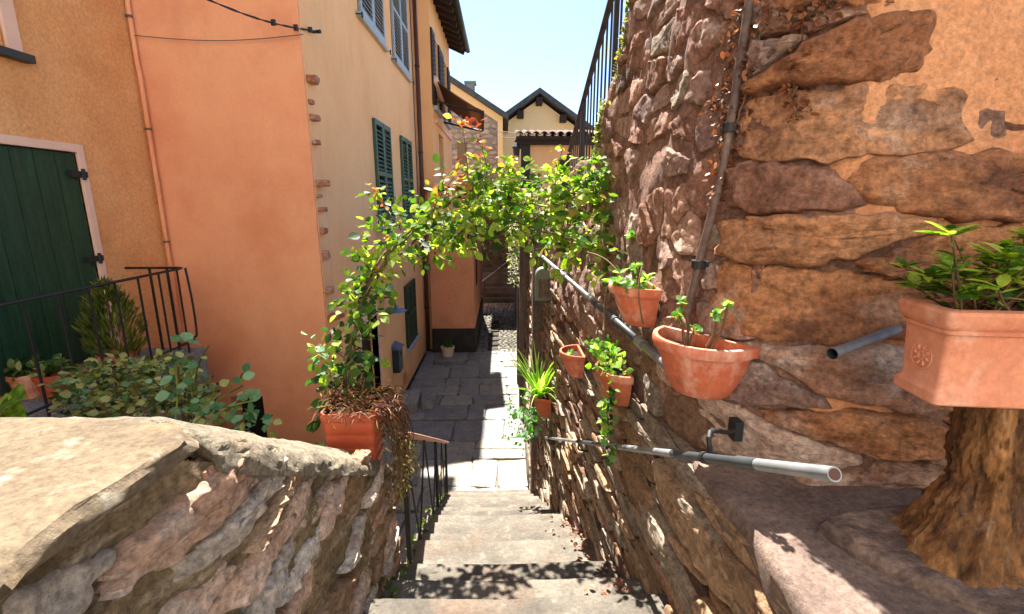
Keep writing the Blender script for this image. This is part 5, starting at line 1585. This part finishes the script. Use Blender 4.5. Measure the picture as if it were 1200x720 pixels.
mb = MB(); stone(mb, q, lambda u, v, h: (u, v, 2.962 + h + 0.006 * fbm(Vector((u, v, 0)), 10, 4) + 0.05 * max(0, u - 0.8) - 0.05 * max(0, 0.9 - v)), 0.032, 0.03, 90, ((1.0, 0.0), (0.99, 0.5), (0.96, 0.9), (0.88, 1.0), (0.75, 0.85), (0.5, 0.9), (0.25, 1.0)), 0.35, 0.04, 0.2, 1, 0.2)
mb.build('root_plate', M['rootwood'], sm, auto=50)
bx_ = empty('box_planter', (0.98, 0.84, 3.33), 'pale terracotta box planter with moulded rim standing on the stump', 'planter')
PX0, PX1, PY0, PY1_ = 0.795, 1.205, 0.765, 0.90
pcx, pcy = (PX0 + PX1) / 2, (PY0 + PY1_) / 2
hxw, hyw = (PX1 - PX0) / 2, (PY1_ - PY0) / 2
ROT = rad(-7)
def prof_box(mb, rings, rc=0.008, n=4):
    """stack of rounded rectangles: (z, inset)"""
    vs = []; cnt = 0
    for (z, ins) in rings:
        a, b = hxw - ins, hyw - ins; r = min(rc, a * .4, b * .4); ring = []
        for (cx, cy, a0) in ((a - r, b - r, 0), (-a + r, b - r, 90), (-a + r, -b + r, 180), (a - r, -b + r, 270)):
            for k in range(n + 1):
                an = rad(a0 + 90 * k / n); x, y = cx + r * math.cos(an), cy + r * math.sin(an)
                ring.append((pcx + x * math.cos(ROT) - y * math.sin(ROT), pcy + x * math.sin(ROT) + y * math.cos(ROT), z))
        vs += ring; cnt = len(ring)
    fs = [(j*cnt+k, j*cnt+(k+1) % cnt, (j+1)*cnt+(k+1) % cnt, (j+1)*cnt+k) for j in range(len(rings) - 1) for k in range(cnt)]
    fs.append(tuple(range(cnt - 1, -1, -1)))
    mb.add(vs, fs); return vs, cnt
zb, zt = 3.328, 3.512
mb = MB(); prof_box(mb, [(zb, 0.014), (zb + 0.004, 0.010), (zb + 0.022, 0.010), (zb + 0.028, 0.016), (zb + 0.034, 0.018), (zt - 0.046, 0.012)]); mb.build('body', M['terrapale'], bx_, auto=40)
mb = MB(); prof_box(mb, [(zt - 0.048, 0.013), (zt - 0.045, 0.006), (zt - 0.040, 0.005), (zt - 0.038, 0.008), (zt - 0.034, 0.004), (zt - 0.026, 0.0), (zt - 0.008, -0.003), (zt - 0.002, 0.0), (zt, 0.006), (zt, 0.018), (zt - 0.004, 0.022), (zt - 0.03, 0.024)], 0.012); mb.build('rim', M['terrapale'], bx_, auto=35)
mb = MB(); prof_box(mb, [(zt - 0.022, 0.022), (zt - 0.018, 0.024)]); mb.build('soil', M['soil'], bx_)
# pressed rosette on the end and on the front
def rosette(c, ux, nn):
    ux, nn = Vector(ux).normalized(), Vector(nn).normalized(); uz = Vector((0, 0, 1))
    mb = MB()
    for (rr, w) in ((0.026, 0.0022), (0.008, 0.003)):
        pts_ = [Vector(c) + ux * rr * math.cos(a) + uz * rr * math.sin(a) for a in [2 * math.pi * k / 24 for k in range(25)]]
        mb.tube(pts_, w, 6, cap=False)
    for k in range(8):
        a = 2 * math.pi * k / 8
        A = Vector(c) + (ux * math.cos(a) + uz * math.sin(a)) * 0.010; B = Vector(c) + (ux * math.cos(a + .35) + uz * math.sin(a + .35)) * 0.023
        mb.tube([A, A.lerp(B, .5) + nn * 0.001, B], [0.002, 0.0038, 0.0015], 6)
    mb.build('rosette', M['terrapale'], bx_, smooth=True)
def loc_(x, y): return Vector((pcx + x * math.cos(ROT) - y * math.sin(ROT), pcy + x * math.sin(ROT) + y * math.cos(ROT), zb + 0.082))
ux, uy = Vector((math.cos(ROT), math.sin(ROT), 0)), Vector((-math.sin(ROT), math.cos(ROT), 0))
rosette(loc_(-hxw + 0.0155, 0), uy, -ux)
rosette(loc_(0.0, -hyw + 0.0155), ux, -uy)
# evergreen in the planter
ev = empty('evergreen_shrub', (1.03, 0.86, zt - 0.02), 'glossy leaved evergreen growing in the box planter', 'shrub')
fo = Foliage()
for k in range(64):
    base = Vector((R(0.84, 1.18), R(0.80, 0.90), zt - 0.025))
    tip = Vector((base.x + R(-0.10, 0.08), base.y + R(-0.07, 0.06), zt + R(0.015, 0.14)))
    if k < 12: tip = Vector((R(0.78, 0.93), R(0.79, 0.9), zt + R(0.02, 0.075)))
    if k in (5, 6, 7): tip = Vector((R(1.0, 1.06), R(0.82, 0.88), zt + R(0.14, 0.17)))
    pp = path([base, base.lerp(tip, .5) + rvec() * 0.01, tip], 8)
    mb = MB(); mb.tube(pp, [0.0028 - .0014 * i / 8 for i in range(9)], 6); mb.build('stem', M['stem'], ev, smooth=True)
    for j in range(11):
        a = R(0, 6.28); d = Vector((math.cos(a), math.sin(a), R(-.15, .6)))
        fo.add(pp[-1] + rvec() * 0.005, d, R(0.026, 0.05), M['lfrho'], 'narrow', up=(0, 0, 1), w=1.3)
    for j in range(5):
        a = R(0, 6.28); fo.add(pp[R and random.randint(3, 7)], Vector((math.cos(a), math.sin(a), R(0, .5))), R(0.018, 0.036), random.choice([M['lfrho'], M['lfger'], M['lfdark']]), 'narrow', w=1.2)
fo.build(ev, 300)

# orange planter on the parapet end, with its dried trailing plant
op = empty('orange_planter', (-0.66, 2.02, 2.3), 'orange-red ribbed plastic planter on the lower end of the parapet', 'planter')
oc = Vector((-0.612, 1.80)); OZ0 = P(425, 537, Y=1.78).z - 0.02; OH = 0.255
hx2, hy2 = 0.108, 0.105
def ring2(mb, rings, n=4, rc=0.022):
    vs = []; cnt = 0
    for (z, k) in rings:
        a, b = hx2 * k, hy2 * k; r = rc; ring = []
        for (cx, cy, a0) in ((a - r, b - r, 0), (-a + r, b - r, 90), (-a + r, -b + r, 180), (a - r, -b + r, 270)):
            for q_ in range(n + 1):
                an = rad(a0 + 90 * q_ / n); ring.append((oc.x + cx + r * math.cos(an), oc.y + cy + r * math.sin(an), z))
        vs += ring; cnt = len(ring)
    mb.add(vs, [(j*cnt+k, j*cnt+(k+1) % cnt, (j+1)*cnt+(k+1) % cnt, (j+1)*cnt+k) for j in range(len(rings) - 1) for k in range(cnt)] + [tuple(range(cnt - 1, -1, -1))])
rings = [(OZ0, 0.80)]
for k in range(4):
    z0 = OZ0 + OH * (k / 4.6); s0 = 0.82 + 0.035 * k
    rings += [(z0 + 0.004, s0), (z0 + OH / 4.6 - 0.014, s0 + 0.03), (z0 + OH / 4.6 - 0.008, s0 + 0.012), (z0 + OH / 4.6 - 0.002, s0 + 0.012)]
mb = MB(); ring2(mb, rings); mb.build('body', M['redplastic'], op, auto=40)
zz = OZ0 + OH * 4 / 4.6
mb = MB(); ring2(mb, [(zz, 0.955), (zz + 0.002, 1.0), (zz + 0.03, 1.02), (zz + 0.034, 1.0), (zz + 0.034, 0.93), (zz + 0.01, 0.92)]); mb.build('rim', M['redplastic'], op, auto=40)
mb = MB(); ring2(mb, [(zz + 0.012, 0.90), (zz + 0.016, 0.92)]); mb.build('soil', M['soil'], op)
tp_ = empty('trailing_plant', (-0.6, 1.82, zz + 0.02), 'half-dried brown and olive trailing plant spilling from the orange planter', 'plant')
fo = Foliage(); top = Vector((oc.x, oc.y, zz + 0.03))
for k in range(260):
    base = top + Vector((R(-.11, .12), R(-.11, .11), 0))
    d = Vector((R(-.3, 1.0), R(-.6, .5), R(.2, .9)))
    fo.sprig(base, d, 5, R(0.022, 0.038), [M['dry'], M['dry'], M['olive'] if k % 3 == 0 else M['dry']], kind='thin', droop=0.28)
for k in range(210):
    t = R(0, 1) ** 0.8
    base = top + Vector((0.085 + 0.09 * math.sin(t * 2.6) + R(-.035, .045), R(-.11, .12), 0.03 - 0.40 * t))
    fo.sprig(base, Vector((R(-.3, .6), R(-.5, .4), -0.9)), 5, R(0.016, 0.028), [M['olive'], M['olive'], M['dry']] if t > 0.25 else [M['dry'], M['dry'], M['olive']], kind='narrow', droop=0.2)
fo.build(tp_, 60)
for k in range(34):
    a = R(-.12, .12); b0 = top + Vector((0.09, a, 0.01))
    L = R(0.12, 0.42)
    mb = MB(); mb.tube(path([b0, b0 + Vector((.05, R(-.03, .03), 0.02)), b0 + Vector((.10 + R(-.03, .03), R(-.05, .05), -L * .5)), b0 + Vector((.09 + R(-.05, .04), R(-.06, .06), -L))], 12), 0.0016, 5); mb.build('stem', M['dry'], tp_)

# ------------------------------------------------------------------ the vine arching over the stairs
vn = empty('climbing_vine', (-0.72, 1.9, zz), 'leafy climbing vine arching from the orange planter across the stairs', 'vine')
def v3(px, py, Y): return P(px, py, Y=Y)
mains = [[v3(402, 462, 1.85), v3(412, 400, 1.95), v3(428, 340, 2.1), v3(452, 296, 2.3), v3(498, 262, 2.5), v3(552, 243, 2.7), v3(604, 240, 2.75), v3(655, 242, 2.65), v3(708, 256, 2.45)],
         [v3(398, 462, 1.87), v3(418, 380, 2.0), v3(448, 316, 2.25), v3(500, 276, 2.5), v3(545, 262, 2.6), v3(590, 258, 2.7), v3(640, 272, 2.55), v3(690, 290, 2.4), v3(724, 296, 2.25)],
         [v3(408, 460, 1.83), v3(425, 350, 2.05), v3(470, 285, 2.35), v3(530, 232, 2.6), v3(590, 216, 2.8), v3(640, 214, 2.75), v3(680, 226, 2.6), v3(700, 232, 2.55)]]
fo = Foliage()
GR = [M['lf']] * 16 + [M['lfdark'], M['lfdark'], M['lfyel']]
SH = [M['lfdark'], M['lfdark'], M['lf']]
for w_, pts_ in enumerate(mains):
    pp = path(pts_, 70)
    pp = [p + 0.02 * Vector((nz(i * .3, w_, 0), nz(i * .3, w_, 5), nz(i * .3, w_, 9))) for i, p in enumerate(pp)]
    mb = MB(); mb.tube(pp, [0.0075 - 0.004 * i / 70 for i in range(71)], 7); mb.build('stem', M['stem'], vn, smooth=True)
    for i, p in enumerate(pp):
        t = i / 70
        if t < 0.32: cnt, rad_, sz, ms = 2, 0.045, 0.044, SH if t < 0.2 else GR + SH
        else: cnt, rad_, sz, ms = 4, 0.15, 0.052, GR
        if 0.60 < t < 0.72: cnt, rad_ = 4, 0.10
        for k in range(cnt):
            if R(0, 1) < 0.12: continue
            off = rvec(); off.z = off.z * 0.9 - (0.10 if t > .35 else 0)
            d = off + Vector((0, -0.25, 0.15)); 
            fo.sprig(p + off * R(0.0, rad_), d, random.randint(2, 4), sz * R(0.75, 1.15), ms, droop=0.2)
# shoots: (points, leaf mats, size, density)
shoots = [([v3(545, 240, 2.65), v3(548, 205, 2.65), v3(545, 170, 2.65), v3(540, 135, 2.65)], ([M['lf'], M['lfyel']], [M['lfyel'], M['lfred']]), 0.036),
          ([v3(556, 240, 2.7), v3(570, 205, 2.7), v3(566, 178, 2.7), v3(556, 155, 2.7)], ([M['lf'], M['lfyel']], [M['lfred'], M['lfred'], M['lfyel']]), 0.032),
          ([v3(585, 235, 2.75), v3(590, 205, 2.75), v3(598, 185, 2.75)], ([M['lf']], [M['lf'], M['lfyel']]), 0.036),
          ([v3(612, 230, 2.75), v3(608, 210, 2.75), v3(600, 196, 2.75)], ([M['lf']], [M['lf']]), 0.034),
          ([v3(650, 232, 2.65), v3(652, 205, 2.65), v3(660, 172, 2.65)], ([M['lf']], [M['lf'], M['lfyel']]), 0.032),
          ([v3(680, 235, 2.55), v3(688, 205, 2.55), v3(696, 182, 2.55)], ([M['lf']], [M['lf']]), 0.036),
          ([v3(690, 250, 2.5), v3(704, 215, 2.5), v3(702, 190, 2.5)], ([M['lf']], [M['lf']]), 0.036),
          ([v3(470, 270, 2.4), v3(448, 238, 2.35), v3(436, 220, 2.35)], ([M['lf']], [M['lfyel'], M['lfred'], M['lf']]), 0.036),
          ([v3(500, 255, 2.5), v3(520, 225, 2.5), v3(534, 205, 2.5)], ([M['lf'], M['lf'], M['lfyel']], [M['lfred'], M['lfred'], M['lfyel']]), 0.042),
          ([v3(560, 262, 2.6), v3(520, 285, 2.55), v3(498, 300, 2.5)], ([M['lf']], [M['lf'], M['lfdark']]), 0.042),
          ([v3(690, 280, 2.45), v3(715, 300, 2.35), v3(726, 318, 2.3)], ([M['lf']], [M['lf'], M['lfyel']]), 0.030),
          ([v3(445, 320, 2.2), v3(425, 330, 2.2), v3(412, 342, 2.2)], ([M['lf']], [M['lf']]), 0.040),
          ([v3(404, 420, 1.95), v3(392, 412, 1.95), v3(370, 404, 1.95)], ([M['lfdark'], M['lf']], [M['lfrose'], M['lf']]), 0.036),
          ([v3(405, 440, 1.9), v3(394, 455, 1.9), v3(386, 490, 1.85), v3(382, 520, 1.85)], ([M['lfdark']], [M['lfdark']]), 0.045),
          ([v3(520, 240, 2.55), v3(560, 215, 2.6), v3(575, 205, 2.65)], ([M['lfdark'], M['lf']], [M['lf']]), 0.042),
          ([v3(625, 250, 2.7), v3(650, 285, 2.6), v3(668, 292, 2.55)], ([M['lf']], [M['lf']]), 0.040),
          ([v3(565, 265, 2.6), v3(585, 280, 2.6), v3(600, 276, 2.6)], ([M['lf'], M['lfdark']], [M['lf']]), 0.036)]
for pts_, (ma, mb_), sz in shoots:
    pp = path(pts_, 12)
    mb = MB(); mb.tube(pp, [0.0035 - 0.002 * i / 12 for i in range(13)], 6); mb.build('shoot', M['stem'], vn, smooth=True)
    for i, p in enumerate(pp):
        ms = ma if i < 7 else mb_
        for k in range(2):
            fo.sprig(p + rvec() * 0.012, rvec() + Vector((0, -.2, .1)), random.randint(1, 3), sz * 1.25 * R(0.7, 1.1), ms, droop=0.22)
fo.build(vn, 280)

# ------------------------------------------------------------------ left: shrubs by the landing
con = empty('dwarf_conifer', P(133, 405, Y=3.75), 'small upright dwarf conifer in front of the dark green door', 'conifer')
cb = P(136, 408, Y=3.75); cb.z -= 0.1
mb = MB(); mb.tube([cb + Vector((0, 0, -0.12)), cb + Vector((0, 0, 0.5))], [0.016, 0.005], 7); mb.build('trunk', M['stem'], con)
fo = Foliage()
for k in range(900):
    t = R(0, 1); a = R(0, 6.283); rr = 0.20 * math.sin(math.pi * min(1, 0.22 + 0.78 * t)) ** 0.8 * math.sqrt(R(0.2, 1))
    p = cb + Vector((rr * math.cos(a), rr * math.sin(a), 0.62 * t))
    fo.add(p, Vector((math.cos(a) * .5, math.sin(a) * .5, 1)) + rvec() * 0.25, R(0.05, 0.10), M['lfcon'], 'thin', w=1.6)
fo.build(con, 0, rest='crown')
mb = MB(); mb.lathe([(0, 0), (0.10, 0), (0.13, 0.16), (0.14, 0.16), (0.14, 0.19), (0.12, 0.19), (0.11, 0.16), (0, 0.16)], (cb.x, cb.y, 2.303), 20); mb.build('pot', M['terra'], con, auto=40)

sb_ = empty('flowering_shrub', (-2.2, 2.9, 1.7), 'broad dusty green shrub behind the flagstone below the landing railing', 'shrub')
fo = Foliage()
for k in range(1000):
    px, py = R(75, 250), R(398, 492)
    yl = 424 + 0.0009 * (px - 200) ** 2 + (0 if px < 215 else (px - 215) * 0.9)
    if py < yl: continue
    p = P(px, py, Y=2.6 + R(0, 1.0))
    if p.x < -2.92: 
        if p.z < 2.31: continue
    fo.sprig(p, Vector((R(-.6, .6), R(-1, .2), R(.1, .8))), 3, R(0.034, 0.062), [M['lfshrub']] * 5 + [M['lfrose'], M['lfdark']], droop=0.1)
for k in range(16):
    b_ = Vector((R(-2.5, -1.7), R(2.5, 3.0), 1.65)); t_ = P(R(110, 250), R(415, 480), Y=R(2.6, 3.2))
    mb = MB(); mb.tube(path([b_, b_.lerp(t_, .5) + rvec() * .06, t_], 8), 0.007, 6); mb.build('branch', M['stem'], sb_)
fo.build(sb_, 160)
rs = empty('rose_shoots', (-1.6, 2.2, 1.7), 'blue-green rose shoots reaching past the flagstone towards the orange wall', 'rose')
fo = Foliage()
for pts_ in ([(215, 500), (225, 470), (232, 430), (245, 405)], [(225, 500), (255, 470), (285, 452)], [(235, 505), (262, 480), (295, 470)], [(240, 505), (275, 490), (300, 485)], [(205, 500), (208, 460), (205, 430)], [(250, 508), (280, 500), (296, 492)]):
    pp = path([P(a, b, Y=2.1) for a, b in pts_], 14)
    mb = MB(); mb.tube([pp[0] + Vector((0.05, 0, -0.4))] + pp, 0.004, 6); mb.build('stem', M['lfshrub'], rs)
    for i, p in enumerate(pp):
        if i % 2 == 0: fo.sprig(p, rvec() + Vector((0.2, -.3, .2)), 3, R(0.04, 0.062), [M['lfrose'], M['lfrose'], M['lfshrub']])
fo.build(rs, 120)
bl = empty('broad_leaf_plant', (-1.4, 1.1, 2.6), 'broad yellow-green leaves at the edge of the flagstone under the railing', 'plant')
fo = Foliage()
for (px, py, dx, dz, s) in ((2, 472, .8, .25, .10), (0, 488, .9, .1, .09), (12, 492, .6, -.1, .07), (-8, 480, 1, .4, .08), (-20, 470, .4, .5, .1), (-30, 490, .6, .3, .1)):
    fo.add(P(px, py, Y=1.25), Vector((dx, -.2, dz)), s, random.choice([M['lf'], M['lfyel'], M['lf']]), 'round', up=(0, -.8, 1))
fo.build(bl, 10)
for px, py in ((2, 474), (2, 490)):
    p = P(px, py, Y=1.25); mb = MB(); mb.tube(path([p + Vector((-.2, .1, -.95)), p + Vector((-.12, .05, -.3)), p], 10), 0.006, 6); mb.build('stem', M['lfshrub'], bl)
# pots behind the railing
for (px, m, lab, r) in ((38, 'creampot', 'small yellow-orange pot on the landing before the dark green door', 0.10), (70, 'redplastic', 'small bright red pot on the landing behind the railing', 0.11)):
    p = P(px, 470, Y=3.3)
    fp = empty('flower_pot', (p.x, 3.3, 2.302), lab, 'flower pot')
    if m == 'creampot': m = 'terra'
    mb = MB(); mb.lathe([(0, 0), (r * .75, 0), (r, 0.15), (r * 1.08, 0.15), (r * 1.08, 0.185), (r * .95, 0.185), (r * .9, 0.15), (0, 0.15)], (p.x, 3.3, 2.302), 24); mb.build('pot', M[m], fp, auto=40)
    fo = Foliage()
    for k in range(60): fo.add(Vector((p.x + R(-.08, .08), 3.3 + R(-.08, .08), 2.46 + R(0, .12))), rvec() + Vector((0, 0, .5)), R(0.04, 0.08), random.choice([M['lfdark'], M['lfshrub']]))
    fo.build(fp, 0)

# fallen leaves caught on the right of the steps
fl = empty('fallen_leaves', (0.4, 1.8, 2), 'scatter of dry rust-brown fallen leaves on the right ends of the steps', 'leaves')
fo = Foliage()
for k in range(190):
    yy = R(1.38, 2.9); x = XR(yy) - abs(random.gauss(0, 0.09)) - 0.01
    fo.add(Vector((x, yy, stair_z(yy) + 0.012)), Vector((R(-1, 1), R(-1, 1), R(-.1, .15))), R(0.012, 0.034), random.choice([M['rust'], M['dry'], M['rust']]), 'leaf', up=(R(-.3, .3), R(-.3, .3), 1))
fl["kind"] = "stuff"
fo.build(fl, 0)
# weeds along the foot of the parapet and stairs
wd = empty('weeds', (-0.5, 1.8, 2), 'small weeds in the joint at the foot of the parapet', 'weeds', kind='stuff')
fo = Foliage()
for k in range(150):
    yy = R(1.38, 5.2); i = stair_z(yy)
    fo.sprig(Vector((XL(yy) + R(-.01, .035) + (0.02 if yy < 2 else 0), yy, i + 0.005)), rvec() + Vector((.2, -.2, .7)), 3, R(0.012, 0.028), [M['moss'], M['lf']])
fo.build(wd, 0)
